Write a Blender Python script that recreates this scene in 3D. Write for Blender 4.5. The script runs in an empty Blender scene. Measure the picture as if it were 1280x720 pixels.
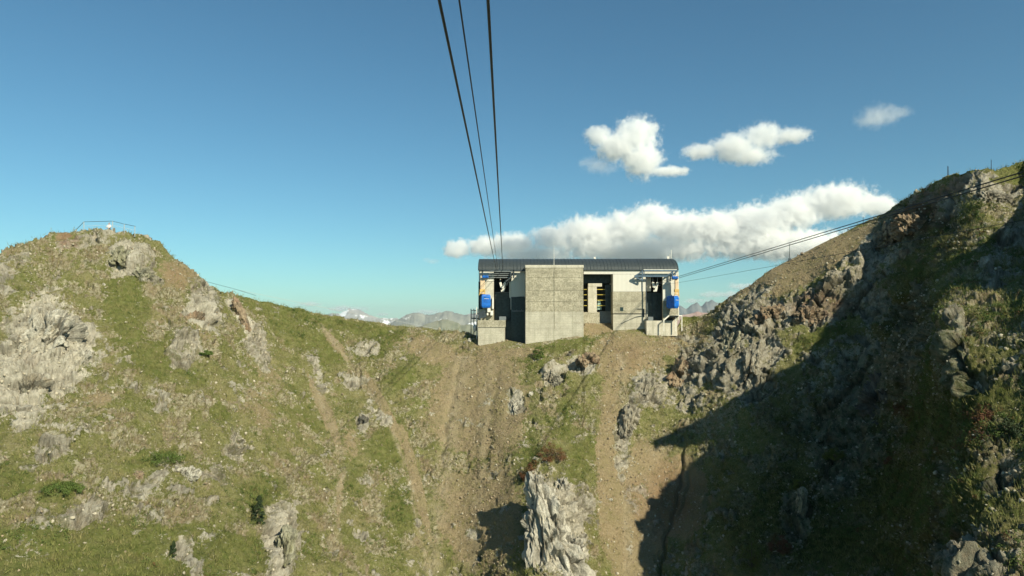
import bpy, bmesh, math, random
import numpy as np
from mathutils import Vector, Matrix
random.seed(7)
RNG = np.random.default_rng(11)
scene = bpy.context.scene
col = scene.collection
R = math.radians

# ------------------------------------------------------------------ camera
FPX = 870.0
PITCH = math.atan(42 / FPX)
cd = bpy.data.cameras.new('camera')
cd.sensor_width = 36
cd.lens = 36 * FPX / 1280
cd.clip_start = 0.3
cd.clip_end = 120000
cam = bpy.data.objects.new('camera', cd)
cam.location = (0, 0, 0)
cam.rotation_euler = (R(90) + PITCH, 0, 0)
col.objects.link(cam)
scene.camera = cam

def ray(px, py):
    u = (np.asarray(px, float) - 640) / FPX
    v = (360 - np.asarray(py, float)) / FPX
    y = math.cos(PITCH) - v * math.sin(PITCH)
    z = math.sin(PITCH) + v * math.cos(PITCH)
    return u / y, z / y
def at(px, py, D):
    """world point that stands D metres ahead, used for surveying the photograph"""
    a, b = ray(px, py)
    return Vector((float(a) * D, D, float(b) * D))

# ------------------------------------------------------------------ noise (numpy)
_perm = np.random.default_rng(3).permutation(256).astype(np.int32)
_perm = np.concatenate([_perm, _perm, _perm])
_g = np.random.default_rng(4).normal(size=(256, 3)).astype(np.float32)
_g /= np.linalg.norm(_g, axis=1)[:, None]
def pn(p):
    p = p.astype(np.float32)
    i = np.floor(p).astype(np.int32)
    f = p - i
    i &= 255
    w = f * f * f * (f * (f * 6 - 15) + 10)
    r = 0
    for dx in (0, 1):
        wx = w[:, 0] if dx else 1 - w[:, 0]
        hx = _perm[i[:, 0] + dx]
        for dy in (0, 1):
            wy = w[:, 1] if dy else 1 - w[:, 1]
            hy = _perm[hx + ((i[:, 1] + dy) & 255)]
            for dz in (0, 1):
                wz = w[:, 2] if dz else 1 - w[:, 2]
                h = _perm[hy + ((i[:, 2] + dz) & 255)]
                g = _g[h]
                d = g[:, 0] * (f[:, 0] - dx) + g[:, 1] * (f[:, 1] - dy) + g[:, 2] * (f[:, 2] - dz)
                r = r + d * wx * wy * wz
    return r * 1.6
def fbm(p, oct=3, gain=.5, off=0.):
    a, s, r = 1., 1., 0
    for k in range(oct):
        r = r + a * pn(p * s + 17.3 * k + off)
        a *= gain; s *= 2.03
    return r
def ridged(p, oct=3, gain=.5, off=0.):
    a, s, r = 1., 1., 0
    for k in range(oct):
        r = r + a * (1 - np.abs(pn(p * s + 9.7 * k + off)) * 2)
        a *= gain; s *= 2.1
    return r
def worley(p, seed=0):
    """value at the nearest feature cell, and the distance to the cell border: blocky rock"""
    p = p.astype(np.float32)
    i = np.floor(p).astype(np.int32)
    f = p - i
    d1 = np.full(len(p), 9., np.float32); d2 = d1.copy(); val = np.zeros(len(p), np.float32)
    gx = np.zeros((len(p), 3), np.float32)
    for dx in (-1, 0, 1):
        for dy in (-1, 0, 1):
            for dz in (-1, 0, 1):
                c = (i + np.array([dx, dy, dz])) & 255
                h = _perm[(_perm[(_perm[(c[:, 0] + seed) & 255] + c[:, 1]) & 255] + c[:, 2]) & 255]
                o = np.abs(_g[h])
                o = np.modf(o * 7.77)[0]
                v = np.stack([dx + o[:, 0] - f[:, 0], dy + o[:, 1] - f[:, 1], dz + o[:, 2] - f[:, 2]], 1)
                d = (v * v).sum(1)
                m = d < d1
                d2 = np.where(m, d1, np.minimum(d2, d))
                # each block has its own tilted facet
                g2 = _g[(h + 57) & 255]
                val = np.where(m, -(g2 * v).sum(1) + (h / 255. - .5) * .8, val)
                d1 = np.where(m, d, d1)
    return val, np.sqrt(d2) - np.sqrt(d1)
def sstep(a, b, x):
    t = np.clip((x - a) / (b - a), 0, 1)
    return t * t * (3 - 2 * t)

# ------------------------------------------------------------------ object helpers
def tag(o, label=None, cat=None, group=None, kind=None):
    if label: o['label'] = label
    if cat: o['category'] = cat
    if group: o['group'] = group
    if kind: o['kind'] = kind
    return o
def empty(name, loc, label, cat, group=None, rz=0.):
    o = bpy.data.objects.new(name, None)
    o.location = loc; o.rotation_euler = (0, 0, rz); o.empty_display_size = .5
    col.objects.link(o)
    return tag(o, label, cat, group)
def link(name, me, mat, parent=None):
    o = bpy.data.objects.new(name, me)
    if mat is not None and not me.materials: me.materials.append(mat)
    col.objects.link(o)
    if parent is not None:
        o.parent = parent
        base = parent
        off = Vector((0, 0, 0))
        while base is not None:
            off += Vector(base.location); base = base.parent
        o.location = -off
    return o
class MB:
    """collects boxes, bars and tubes given in world coordinates"""
    def __init__(s): s.v = []; s.f = []; s.smooth = False
    def add(s, vs, fs):
        n = len(s.v); s.v += [tuple(v) for v in vs]; s.f += [tuple(i + n for i in f) for f in fs]
        return s
    def box(s, x0, x1, y0, y1, z0, z1):
        return s.add([(x0, y0, z0), (x1, y0, z0), (x1, y1, z0), (x0, y1, z0), (x0, y0, z1), (x1, y0, z1), (x1, y1, z1), (x0, y1, z1)],
                     [(0, 1, 5, 4), (1, 2, 6, 5), (2, 3, 7, 6), (3, 0, 4, 7), (4, 5, 6, 7), (3, 2, 1, 0)])
    def pbox(s, px0, px1, py0, py1, y0, y1):
        """box whose front face, standing y0 metres ahead, spans the surveyed extents"""
        a = at(px0, py1, y0); b = at(px1, py0, y0)
        return s.box(a.x, b.x, y0, y1, a.z, b.z)
    def bar(s, a, b, w, h=None):
        a = Vector(a); b = Vector(b); h = h or w
        d = (b - a).normalized()
        up = Vector((0, 0, 1)) if abs(d.z) < .9 else Vector((0, 1, 0))
        r = d.cross(up).normalized() * w / 2; u = r.cross(d).normalized() * h / 2
        vs = [p + sx * r + sy * u for p in (a, b) for sx, sy in ((-1, -1), (1, -1), (1, 1), (-1, 1))]
        return s.add(vs, [(0, 1, 5, 4), (1, 2, 6, 5), (2, 3, 7, 6), (3, 0, 4, 7), (4, 5, 6, 7), (3, 2, 1, 0)])
    def tube(s, pts, rad, n=8):
        pts = [Vector(p) for p in pts]
        rads = rad if isinstance(rad, (list, tuple)) else [rad] * len(pts)
        base = len(s.v); ref = None
        for k, p in enumerate(pts):
            d = (pts[min(k + 1, len(pts) - 1)] - pts[max(k - 1, 0)]).normalized()
            if ref is None or abs(ref.dot(d)) > .99: ref = Vector((0, 0, 1)) if abs(d.z) < .9 else Vector((1, 0, 0))
            r = d.cross(ref).normalized(); u = r.cross(d)
            for q in range(n):
                t = 2 * math.pi * q / n
                s.v.append(tuple(p + (r * math.cos(t) + u * math.sin(t)) * rads[k]))
        for k in range(len(pts) - 1):
            for q in range(n):
                a = base + k * n + q; b = base + k * n + (q + 1) % n
                s.f.append((a, b, b + n, a + n))
        s.f.append(tuple(base + q for q in range(n))[::-1])
        s.f.append(tuple(base + (len(pts) - 1) * n + q for q in range(n)))
        return s
    def prism(s, pts2, y0, y1):
        """polygon in x-z pushed from y0 to y1"""
        n = len(pts2)
        vs = [(x, y0, z) for x, z in pts2] + [(x, y1, z) for x, z in pts2]
        return s.add(vs, [tuple(range(n))] + [tuple(range(2 * n - 1, n - 1, -1))] + [(i, i + n, (i + 1) % n + n, (i + 1) % n) for i in range(n)])
    def build(s, name, mat, parent=None, bevel=0., smooth=False):
        me = bpy.data.meshes.new(name); me.from_pydata(s.v, [], s.f); me.update()
        bm = bmesh.new(); bm.from_mesh(me)
        bmesh.ops.recalc_face_normals(bm, faces=bm.faces)
        bm.to_mesh(me); bm.free()
        if smooth:
            me.polygons.foreach_set('use_smooth', [True] * len(me.polygons))
        o = link(name, me, mat, parent)
        if bevel:
            md = o.modifiers.new('bevel', 'BEVEL'); md.width = bevel; md.segments = 2; md.limit_method = 'ANGLE'
        return o
def raw_mesh(name, verts, faces):
    """fast mesh from numpy arrays, faces all with the same number of corners"""
    me = bpy.data.meshes.new(name)
    nf, k = faces.shape
    me.vertices.add(len(verts)); me.vertices.foreach_set('co', verts.astype(np.float32).ravel())
    me.loops.add(nf * k); me.loops.foreach_set('vertex_index', faces.astype(np.int32).ravel())
    me.polygons.add(nf)
    me.polygons.foreach_set('loop_start', np.arange(0, nf * k, k, dtype=np.int32))
    me.polygons.foreach_set('loop_total', np.full(nf, k, np.int32))
    me.update(calc_edges=True)
    return me
def shade(me, on=True):
    me.polygons.foreach_set('use_smooth', np.full(len(me.polygons), on))
def attr(me, name, data):
    a = me.attributes.new(name, 'FLOAT', 'POINT'); a.data.foreach_set('value', np.asarray(data, np.float32))

# ------------------------------------------------------------------ material helpers
class NT:
    def __init__(s, name):
        s.m = bpy.data.materials.new(name); s.m.use_nodes = True
        s.t = s.m.node_tree; s.n = s.t.nodes; s.b = s.n['Principled BSDF']; s.out = s.n['Material Output']
        s.b.inputs['Roughness'].default_value = .85
        s.b.inputs['Specular IOR Level'].default_value = .25
        s.co = s.n.new('ShaderNodeNewGeometry').outputs['Position']
    def L(s, a, b): s.t.links.new(a, b)
    def put(s, sock, v):
        if isinstance(v, bpy.types.NodeSocket): s.L(v, sock)
        elif isinstance(v, (tuple, list)) and len(v) == 3 and sock.type == 'RGBA': sock.default_value = (*v, 1)
        else: sock.default_value = v
    def mapping(s, scale, rot=(0, 0, 0), src=None):
        m = s.n.new('ShaderNodeMapping'); m.vector_type = 'POINT'
        m.inputs['Scale'].default_value = scale; m.inputs['Rotation'].default_value = rot
        s.L(src or s.co, m.inputs['Vector']); return m.outputs[0]
    def noise(s, scale, detail=3, rough=.55, vec=None, dist=0.):
        n = s.n.new('ShaderNodeTexNoise'); n.inputs['Scale'].default_value = scale
        n.inputs['Detail'].default_value = detail; n.inputs['Roughness'].default_value = rough
        n.inputs['Distortion'].default_value = dist
        s.L(vec or s.co, n.inputs['Vector']); return n.outputs['Fac']
    def vor(s, scale, vec=None, feat='F1', out='Distance'):
        n = s.n.new('ShaderNodeTexVoronoi'); n.feature = feat; n.inputs['Scale'].default_value = scale
        s.L(vec or s.co, n.inputs['Vector']); return n.outputs[out]
    def math(s, op, a, b=0., clamp=False):
        n = s.n.new('ShaderNodeMath'); n.operation = op; n.use_clamp = clamp
        s.put(n.inputs[0], a); s.put(n.inputs[1], b); return n.outputs[0]
    def rng(s, v, a, b, c=0., d=1., smooth=False):
        n = s.n.new('ShaderNodeMapRange'); n.clamp = True
        if smooth: n.interpolation_type = 'SMOOTHSTEP'
        s.put(n.inputs[0], v)
        for k, x in enumerate((a, b, c, d)): n.inputs[k + 1].default_value = x
        return n.outputs[0]
    def mix(s, f, a, b, mode='MIX'):
        n = s.n.new('ShaderNodeMix'); n.data_type = 'RGBA'; n.blend_type = mode
        s.put(n.inputs[0], f); s.put(n.inputs[6], a); s.put(n.inputs[7], b); return n.outputs[2]
    def attr(s, name):
        n = s.n.new('ShaderNodeAttribute'); n.attribute_name = name; return n.outputs['Fac']
    def color(s, c): s.put(s.b.inputs['Base Color'], c); return s
    def bump(s, h, strength=.5, dist=.05):
        n = s.n.new('ShaderNodeBump'); n.inputs['Strength'].default_value = strength; n.inputs['Distance'].default_value = dist
        s.put(n.inputs['Height'], h); s.L(n.outputs[0], s.b.inputs['Normal']); return s
    def rough(s, v): s.put(s.b.inputs['Roughness'], v); return s
    def metal(s, v): s.b.inputs['Metallic'].default_value = v; return s
def plain(name, c, var=.25, rough=.7, metal=0., scale=3.):
    t = NT(name)
    t.color(t.mix(t.rng(t.noise(scale, 5), .3, .7), tuple(x * (1 - var) for x in c), tuple(min(1, x * (1 + var)) for x in c)))
    t.rough(rough).metal(metal)
    return t.m
# ------------------------------------------------------------------ light, sky, view
SUN_AZ, SUN_EL = 40., 34.5          # degrees to the right of straight behind the camera / above the horizon
sun_dir = Vector((math.sin(R(SUN_AZ)) * math.cos(R(SUN_EL)), -math.cos(R(SUN_AZ)) * math.cos(R(SUN_EL)), math.sin(R(SUN_EL))))
sl = bpy.data.lights.new('sun', 'SUN'); sl.energy = 4.8; sl.angle = R(.53); sl.color = (1.0, .925, .71)
so = bpy.data.objects.new('sun', sl); so.rotation_euler = (-sun_dir).to_track_quat('-Z', 'Y').to_euler(); so.location = sun_dir * 200
col.objects.link(so)
w = bpy.data.worlds.new('World'); scene.world = w; w.use_nodes = True
sk = w.node_tree.nodes.new('ShaderNodeTexSky'); sk.sky_type = 'NISHITA'; sk.sun_disc = False
sk.sun_elevation = R(SUN_EL); sk.sun_rotation = math.atan2(sun_dir.x, sun_dir.y)
sk.altitude = 1500; sk.air_density = 1.15; sk.dust_density = .7; sk.ozone_density = 1.0
bg = w.node_tree.nodes['Background']; bg.inputs[1].default_value = .069
tn = w.node_tree.nodes.new('ShaderNodeMix'); tn.data_type = 'RGBA'; tn.blend_type = 'MULTIPLY'; tn.inputs[0].default_value = 1; tn.inputs[7].default_value = (.54, .94, 1.0, 1)   # the photograph's cool green white balance
w.node_tree.links.new(sk.outputs[0], tn.inputs[6]); w.node_tree.links.new(tn.outputs[2], bg.inputs[0])
vs = scene.view_settings; vs.view_transform = 'Standard'; vs.look = 'None'; vs.gamma = 1; vs.use_curve_mapping = False
vs.exposure = 0.54
cy = scene.cycles
cy.max_bounces = 10; cy.diffuse_bounces = 3; cy.glossy_bounces = 2; cy.transparent_max_bounces = 8; cy.volume_bounces = 12
cy.use_adaptive_sampling = True; cy.adaptive_threshold = .02
cy.use_denoising = True
cy.volume_max_steps = 256
cy.caustics_reflective = False; cy.caustics_refractive = False

# ------------------------------------------------------------------ terrain
crest = [(-700, 640, 60), (-400, 470, 68), (-200, 380, 73), (-80, 335, 76), (0, 315, 78), (30, 303, 81), (65, 291, 84), (95, 289, 86), (135, 286, 87), (165, 291, 88), (185, 297, 88), (200, 303, 88),
         (215, 318, 88), (240, 338, 89), (262, 356, 91), (275, 363, 95), (300, 369, 102), (350, 382, 107), (400, 391, 109), (450, 399, 109), (500, 408, 108),
         (550, 413, 107), (585, 416, 106), (600, 424, 103.2), (632, 425, 103.2), (657, 430, 100.8), (728, 419, 100.9), (731, 404, 106.8), (764, 404, 106.8), (768, 412, 104.7),
         (846, 411, 104.9), (853, 396, 111), (873, 396, 109), (884, 391, 107), (896, 384, 106), (907, 374, 105), (934, 359, 103), (958, 340, 102), (1000, 318, 101), (1050, 293, 99.5),
         (1100, 268, 97.5), (1150, 238, 93), (1180, 222, 89), (1215, 213, 85), (1245, 212, 84), (1262, 207, 85), (1280, 201, 86), (1292, 203, 84), (1318, 235, 76), (1340, 235, 64), (1356, 165, 55), (1450, 135, 59), (1520, 112, 60), (1590, 84, 61), (1700, 120, 58), (2000, 330, 60)]  # crest right of the view is unseen, shaped to cast the gully shadow
body = {-700: [(800, 42), (1000, 34)], -400: [(600, 54), (800, 40), (1000, 32)],
 -200: [(450, 66), (550, 57), (720, 46), (1000, 33)],
 0: [(400, 70), (500, 61), (600, 53), (720, 45), (1000, 32)],
 100: [(400, 74), (500, 64), (600, 55), (720, 47), (1000, 34)],
 200: [(350, 83), (400, 78), (500, 68), (600, 59), (720, 50), (1000, 36)],
 260: [(400, 82), (450, 77)],
 300: [(390, 95), (440, 85), (500, 76), (600, 65), (720, 55), (1000, 40)],
 400: [(440, 99), (500, 89), (600, 75), (720, 62), (1000, 45)],
 500: [(450, 99), (520, 90), (600, 81), (720, 69), (1000, 50)],
 580: [(450, 100), (520, 91), (600, 82.5), (720, 73), (1000, 52)],
 640: [(480, 93), (550, 84), (620, 76.5), (720, 68), (1000, 49)],
 690: [(480, 92), (560, 82), (620, 74.5), (720, 65), (1000, 47)],
 740: [(420, 102.5), (480, 93), (560, 84), (640, 76), (720, 70), (1000, 50)],
 800: [(450, 98), (520, 90), (600, 83), (720, 74), (1000, 52)],
 850: [(440, 100), (480, 95), (540, 89), (600, 84), (720, 73), (1000, 52)],
 900: [(410, 100), (440, 94), (500, 89), (560, 84), (640, 77), (720, 69), (1000, 49)],
 950: [(380, 97), (420, 93), (480, 87), (560, 81), (640, 74), (720, 66), (1000, 46)],
 1000: [(350, 97), (400, 92), (450, 88), (520, 83), (600, 76), (720, 64), (1000, 44)],
 1050: [(340, 93), (400, 90), (450, 86), (520, 81), (600, 74), (720, 62), (1000, 42)],
 1100: [(320, 92), (360, 89), (420, 84), (480, 80), (560, 74), (640, 67), (720, 59), (1000, 39)],
 1140: [(300, 89), (350, 84), (400, 77), (440, 70), (480, 69), (540, 70), (600, 65), (720, 55), (1000, 36)],
 1175: [(260, 86), (310, 80.5), (345, 74), (370, 67), (400, 60), (440, 57), (480, 56), (540, 55.5), (600, 51), (720, 43), (1000, 31)],
 1230: [(240, 81), (290, 76), (330, 69), (360, 62), (400, 57), (440, 53), (500, 50), (600, 45), (720, 38), (1000, 29)],
 1290: [(230, 82), (265, 77), (290, 74), (330, 66), (360, 58), (400, 53), (440, 50), (500, 48), (600, 43), (720, 37), (1000, 28)],
 1345: [(270, 60), (340, 54), (420, 48)],
 1400: [(215, 56), (300, 53), (420, 46)],
 1500: [(200, 58), (300, 52), (500, 41), (720, 34), (1000, 26)], 1750: [(400, 48), (720, 34), (1000, 25)], 2000: [(500, 45), (720, 34), (1000, 25)]}
cx = np.array([c[0] for c in crest], float); cyy = np.array([c[1] for c in crest], float); cD = np.array([c[2] for c in crest], float)
ctrl = [(a, b, d) for a, b, d in crest if not 590 < a < 860] + [(615, 426, 103), (657, 431, 100.8), (695, 426, 100.8), (728, 420, 100.9), (748, 404, 106.8), (790, 412, 104.8), (830, 412, 104.8)]
for k, l in body.items(): ctrl += [(k, a, d) for a, d in l]
ctrl = np.array(ctrl, float)
P_ = ctrl[:, :2] / 100.; V_ = np.log(ctrl[:, 2])
def _phi(r2): return .5 * r2 * np.log(r2 + 1e-9)
_n = len(P_)
_A = np.zeros((_n + 3, _n + 3))
_A[:_n, :_n] = _phi(((P_[:, None] - P_[None]) ** 2).sum(-1)) + np.eye(_n) * .01
_A[:_n, _n] = 1; _A[:_n, _n + 1:] = P_; _A[_n:, :_n] = _A[:_n, _n:].T
_w = np.linalg.solve(_A, np.concatenate([V_, np.zeros(3)]))
def depth(px, py):
    px = np.atleast_1d(np.asarray(px, float)); py = np.atleast_1d(np.asarray(py, float))
    r = np.empty(len(px))
    for s in range(0, len(px), 20000):
        q = np.stack([px[s:s + 20000], py[s:s + 20000]], 1) / 100.
        r[s:s + 20000] = _phi(((q[:, None] - P_[None]) ** 2).sum(-1)) @ _w[:_n] + _w[_n] + q @ _w[_n + 1:]
    return np.exp(r)

# columns (dense where the photograph looks) and rows: 0..NB-1 run behind the crest, then down the slope
colx = np.concatenate([np.arange(-700, -40, 8.), np.arange(-40, 1320, 1.25), np.arange(1320, 2001, 8.)])
NC = len(colx); NB = 46; NS = 470
cpy = np.interp(colx, cx, cyy)
s_ = np.linspace(0, 1, NS) ** 1.12
PX = np.repeat(colx[:, None], NS, 1)
PY = cpy[:, None] + (1000 - cpy[:, None]) * s_[None]
# coarse depth grid, then bilinear (fast)
gx = np.arange(-700, 2001, 6.); gy = np.arange(32, 1011, 6.)
GX, GY = np.meshgrid(gx, gy, indexing='ij')
GD = depth(GX.ravel(), GY.ravel()).reshape(GX.shape)
def depth_fast(px, py):
    a = np.clip((px + 700) / 6., 0, len(gx) - 1.001); b = np.clip((py - 32) / 6., 0, len(gy) - 1.001)
    i = a.astype(int); j = b.astype(int); fa = a - i; fb = b - j
    return (GD[i, j] * (1 - fa) * (1 - fb) + GD[i + 1, j] * fa * (1 - fb) + GD[i, j + 1] * (1 - fa) * fb + GD[i + 1, j + 1] * fa * fb)
DD = depth_fast(PX, PY)
ax, az = ray(PX, PY)
front = np.stack([ax * DD, DD, az * DD], -1)
c0 = front[:, 0]
# behind the crest the mountain goes on: flat saddle behind the station, falling flanks elsewhere
tb = (np.linspace(1, 0, NB, endpoint=False)) ** 1.8 * 240
fall = np.interp(colx, [-700, 200, 260, 300, 400, 560, 600, 853, 875, 950, 1215, 1260, 1400, 2000], [.5, .45, .4, .25, .16, .05, 0, 0, .05, .3, .6, .6, .6, .6])
back = np.empty((NC, NB, 3))
dirx = c0[:, 0] / c0[:, 1]
for k, t in enumerate(tb):
    D = c0[:, 1] + t
    ft = fall * t + np.where(t > 22, (t - 22) * .35, 0)
    back[:, k, 0] = dirx * D * (1 + 0 * t); back[:, k, 1] = D; back[:, k, 2] = c0[:, 2] - ft
G = np.concatenate([back, front], 1)
NR = NB + NS
PXX = np.concatenate([np.repeat(colx[:, None], NB, 1), PX], 1).ravel()
PYY = np.concatenate([np.repeat(cpy[:, None], NB, 1), PY], 1).ravel()
du = np.gradient(G, axis=0); dv = np.gradient(G, axis=1)
N = np.cross(dv, du); N /= np.linalg.norm(N, axis=-1)[..., None] + 1e-9
N[N[..., 2] < -.2] *= -1
pos = G.reshape(-1, 3); nor = N.reshape(-1, 3)

# ---- what grows or lies where (surface regions, carried by the mesh)
def blob(px, py, rx, ry, ang=0.):
    a = R(ang); x = PXX - px; y = PYY - py
    u = (x * math.cos(a) + y * math.sin(a)) / rx; v = (-x * math.sin(a) + y * math.cos(a)) / ry
    return np.clip(1.35 - np.sqrt(u * u + v * v), 0, 1.2)
wn = fbm(pos * .12, 3, .55)                      # breaks up every border
wn2 = fbm(pos * np.array([.5, .5, .5]), 3, .55, 40.)
def region(lst):
    m = np.zeros(len(pos))
    for b in lst:
        m = np.maximum(m, b[5] * blob(*b[:5]))
    return m
ROCK = [(1150, 262, 60, 16, -32, 1), (1200, 232, 40, 16, -15, 1), (1100, 310, 60, 16, -30, .9), (960, 440, 60, 30, -30, .8), (1030, 440, 50, 24, -30, .6), (880, 500, 30, 24, 0, .6), (55, 430, 62, 70, -20, 1), (20, 470, 40, 60, 0, .95), (160, 325, 28, 24, -20, 1), (185, 345, 22, 12, 30, .9), (300, 395, 8, 34, -28, 1), (100, 300, 60, 14, -10, .55), (20, 330, 50, 25, -20, .6),
        (250, 390, 30, 34, 25, .8), (235, 425, 22, 30, 20, .85), (320, 425, 14, 34, -20, .8), (60, 560, 26, 20, 0, .9), (180, 605, 60, 16, -20, .85), (250, 590, 46, 18, 0, .85), (110, 640, 50, 14, -15, .75),
        (300, 560, 34, 22, 20, .75), (350, 680, 24, 60, 0, .85), (460, 436, 14, 10, 0, .95), (440, 480, 16, 12, 0, .8), (470, 512, 26, 12, 60, .7), (454, 528, 9, 12, 0, 1), (400, 470, 12, 30, -30, .7), (230, 685, 10, 12, 0, .8),
        (728, 455, 20, 12, 0, .8), (690, 470, 16, 14, 0, .8), (645, 500, 12, 18, 0, .8), (690, 650, 34, 70, 0, 1), (720, 640, 30, 50, 20, .8), (785, 530, 14, 44, 15, .95), (815, 480, 24, 34, 25, .8),
        (860, 450, 26, 44, 10, .85), (905, 450, 36, 56, 20, 1), (945, 400, 46, 44, -10, 1), (1000, 395, 60, 24, -8, 1), (930, 480, 50, 30, -15, .9), (1075, 350, 56, 26, -35, 1), (1125, 300, 46, 22, -35, 1), (1175, 262, 44, 20, -30, .9),
        (1240, 240, 46, 18, 8, .95), (1080, 480, 86, 60, -40, 1), (1060, 560, 70, 50, -40, .75), (1130, 430, 34, 60, 15, 1), (1150, 380, 26, 30, 0, .7), (1205, 400, 30, 16, 30, .9), (1215, 475, 26, 14, 0, .95), (1100, 380, 50, 30, 0, .7),
        (1000, 640, 22, 46, 15, .9), (1050, 600, 30, 40, 25, .9), (1200, 700, 60, 40, 20, .9), (1250, 590, 30, 50, 30, .7), (1270, 300, 60, 30, 10, .7), (1255, 340, 50, 24, -20, .7), (1215, 300, 30, 20, 10, .6), (1270, 430, 40, 20, 0, .6), (1190, 450, 24, 30, 20, .6), (1180, 590, 20, 26, 0, .7)]
LUSH = [(120, 700, 160, 60, 0, 1), (330, 620, 60, 60, 30, .6), (360, 410, 60, 30, 20, .7), (470, 440, 50, 30, 20, .6), (440, 600, 40, 80, 0, .5), (500, 640, 30, 80, 10, .6), (130, 520, 60, 30, 0, .5), (700, 520, 50, 70, 10, .6), (660, 560, 20, 60, 0, .6), (1000, 430, 60, 20, -20, .8), (720, 580, 30, 60, 20, .7), (160, 385, 36, 60, -5, 1), (190, 450, 44, 30, 0, .9), (340, 385, 70, 14, 14, 1.1), (440, 408, 90, 12, 10, .9), (410, 440, 30, 34, 30, .8), (190, 570, 46, 16, -20, 1.1), (70, 615, 40, 20, -10, 1), (10, 600, 40, 30, 0, .9), (250, 690, 160, 40, 0, .85),
        (30, 690, 70, 40, 0, 1), (240, 470, 26, 12, 40, .9), (275, 515, 16, 18, 0, .9), (60, 335, 20, 8, 0, .6), (500, 470, 24, 30, 30, .7), (490, 560, 40, 60, 20, .7), (380, 540, 40, 60, 20, .55), (700, 432, 60, 9, -8, .9), (665, 450, 24, 30, 0, .7),
        (760, 480, 20, 30, 0, .5), (740, 560, 50, 40, 20, .6), (640, 540, 14, 40, 0, .6), (1040, 420, 50, 22, -10, .9), (1100, 440, 50, 26, 0, .9), (1150, 350, 40, 30, 20, .7), (1240, 380, 50, 40, 30, .45), (1240, 490, 60, 30, 0, .75), (1180, 520, 60, 30, 0, .8),
        (1130, 610, 60, 50, 0, .8), (1220, 620, 50, 60, 0, .8), (960, 620, 60, 60, 0, .5), (1270, 215, 30, 18, -15, 1.2), (1215, 216, 40, 6, -5, .8), (1060, 690, 90, 50, 0, .8), (560, 690, 30, 50, 0, .5), (850, 396, 30, 5, 0, 1.2), (590, 420, 30, 5, 0, .7)]
DIRT = [(250, 400, 40, 60, 25, .55), (120, 500, 30, 20, 0, .5), (330, 520, 30, 60, -20, .45), (440, 560, 30, 70, -10, .4), (600, 500, 70, 90, 5, 1), (600, 640, 60, 80, 0, .9), (545, 440, 60, 26, 10, .7), (650, 440, 50, 16, 0, .6), (790, 445, 60, 36, 0, .95), (760, 560, 18, 140, 3, .85), (800, 640, 44, 110, 10, 1), (850, 620, 40, 60, 0, 1), (850, 430, 50, 18, -10, .9),
        (985, 342, 100, 22, -28, 1.25), (1060, 308, 60, 16, -30, 1.1), (1110, 272, 40, 7, -30, .8), (215, 350, 40, 44, 30, .5), (260, 380, 30, 30, 30, .4), (80, 300, 16, 16, 0, .8), (420, 430, 7, 26, -38, .8), (480, 510, 7, 60, -28, 1), (520, 600, 7, 80, -14, 1), (405, 510, 9, 60, -22, .9),
        (425, 620, 8, 60, 5, .6), (900, 520, 60, 40, -20, .5), (745, 410, 30, 10, 0, 1), (330, 460, 60, 20, 45, .4), (1170, 380, 20, 20, 0, .5)]
REDD = [(1180, 235, 40, 12, -25, 1), (215, 350, 40, 30, 30, .35), (85, 300, 18, 18, 0, .9), (40, 445, 16, 14, 0, .7), (1020, 385, 50, 20, 0, .8), (840, 620, 50, 90, 10, .6), (1130, 510, 26, 12, 0, 1), (1230, 520, 30, 10, 0, .9), (1230, 560, 40, 40, 0, .7), (1160, 270, 40, 30, 0, .8), (790, 440, 50, 30, 0, .4)]
mR = region(ROCK); mL = region(LUSH); mD = region(DIRT); mE = region(REDD)
rock = sstep(.22, .72, mR * 1.06 + wn * .42 + wn2 * .34)
lush = sstep(.25, .8, mL + wn * .22 + wn2 * .2) * (1 - rock * .6)
dirt = sstep(.25, .7, mD + wn * .18 + wn2 * .1) * (1 - rock)
red = sstep(.2, .9, mE + wn * .3)
# small stones of bedrock peeping through everywhere
spot = sstep(.42, .62, fbm(pos * .45, 3, .6, 90.) + .12 * wn) * (1 - sstep(0, .5, dirt) * .95) * (1 - .7 * lush)
rock = np.maximum(rock, spot * .85)

# ---- relief
ang = R(62)
ca, sa = math.cos(ang), math.sin(ang)
str_ = np.stack([pos[:, 0] * sa - pos[:, 2] * ca, pos[:, 1] * .8, (pos[:, 0] * ca + pos[:, 2] * sa) * .42], 1)   # beds dip steeply to the right
wx = fbm(pos * .35, 2, .5, 55.)[:, None] * np.array([1.2, .6, .8])
idx = np.where(rock > .02)[0]
sp = (str_ + wx)[idx]
v1, e1 = worley(sp * .34)
v2, e2 = worley(sp * 1.05, 31)
v3, e3 = worley(sp * 2.7, 77)
h = np.zeros(len(pos))
h[idx] = (v1 * .85 + v2 * .50 + v3 * .22 - .5 * np.exp(-e1 * 9) - .22 * np.exp(-e2 * 9)) * rock[idx]
h += rock * (ridged(str_ * .16, 2, .5) - .8) * .7
crack = np.zeros(len(pos)); crack[idx] = np.exp(-e2 * 7) * .6 + np.exp(-e1 * 14) * .5 + np.exp(-e3 * 8) * .3
rub = sstep(-.25, .35, fbm(pos * .3, 3, .6, 71.)) * (1 - dirt * .6) * (1 - lush * .55) * (1 - rock)
rub = np.clip(rub + region([(90, 320, 120, 30, -6, 1), (230, 400, 60, 90, 30, .9), (40, 360, 70, 40, 0, .8), (260, 500, 70, 50, 20, .7), (120, 490, 60, 40, 0, .7), (200, 620, 100, 30, -10, .7), (740, 500, 60, 60, 20, .6), (860, 440, 40, 40, 0, .7), (1240, 330, 50, 60, 20, .7)]) * (.55 + .7 * wn2), 0, 1) * (1 - rock) * (1 - .5 * sstep(.6, 1, lush))
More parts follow.
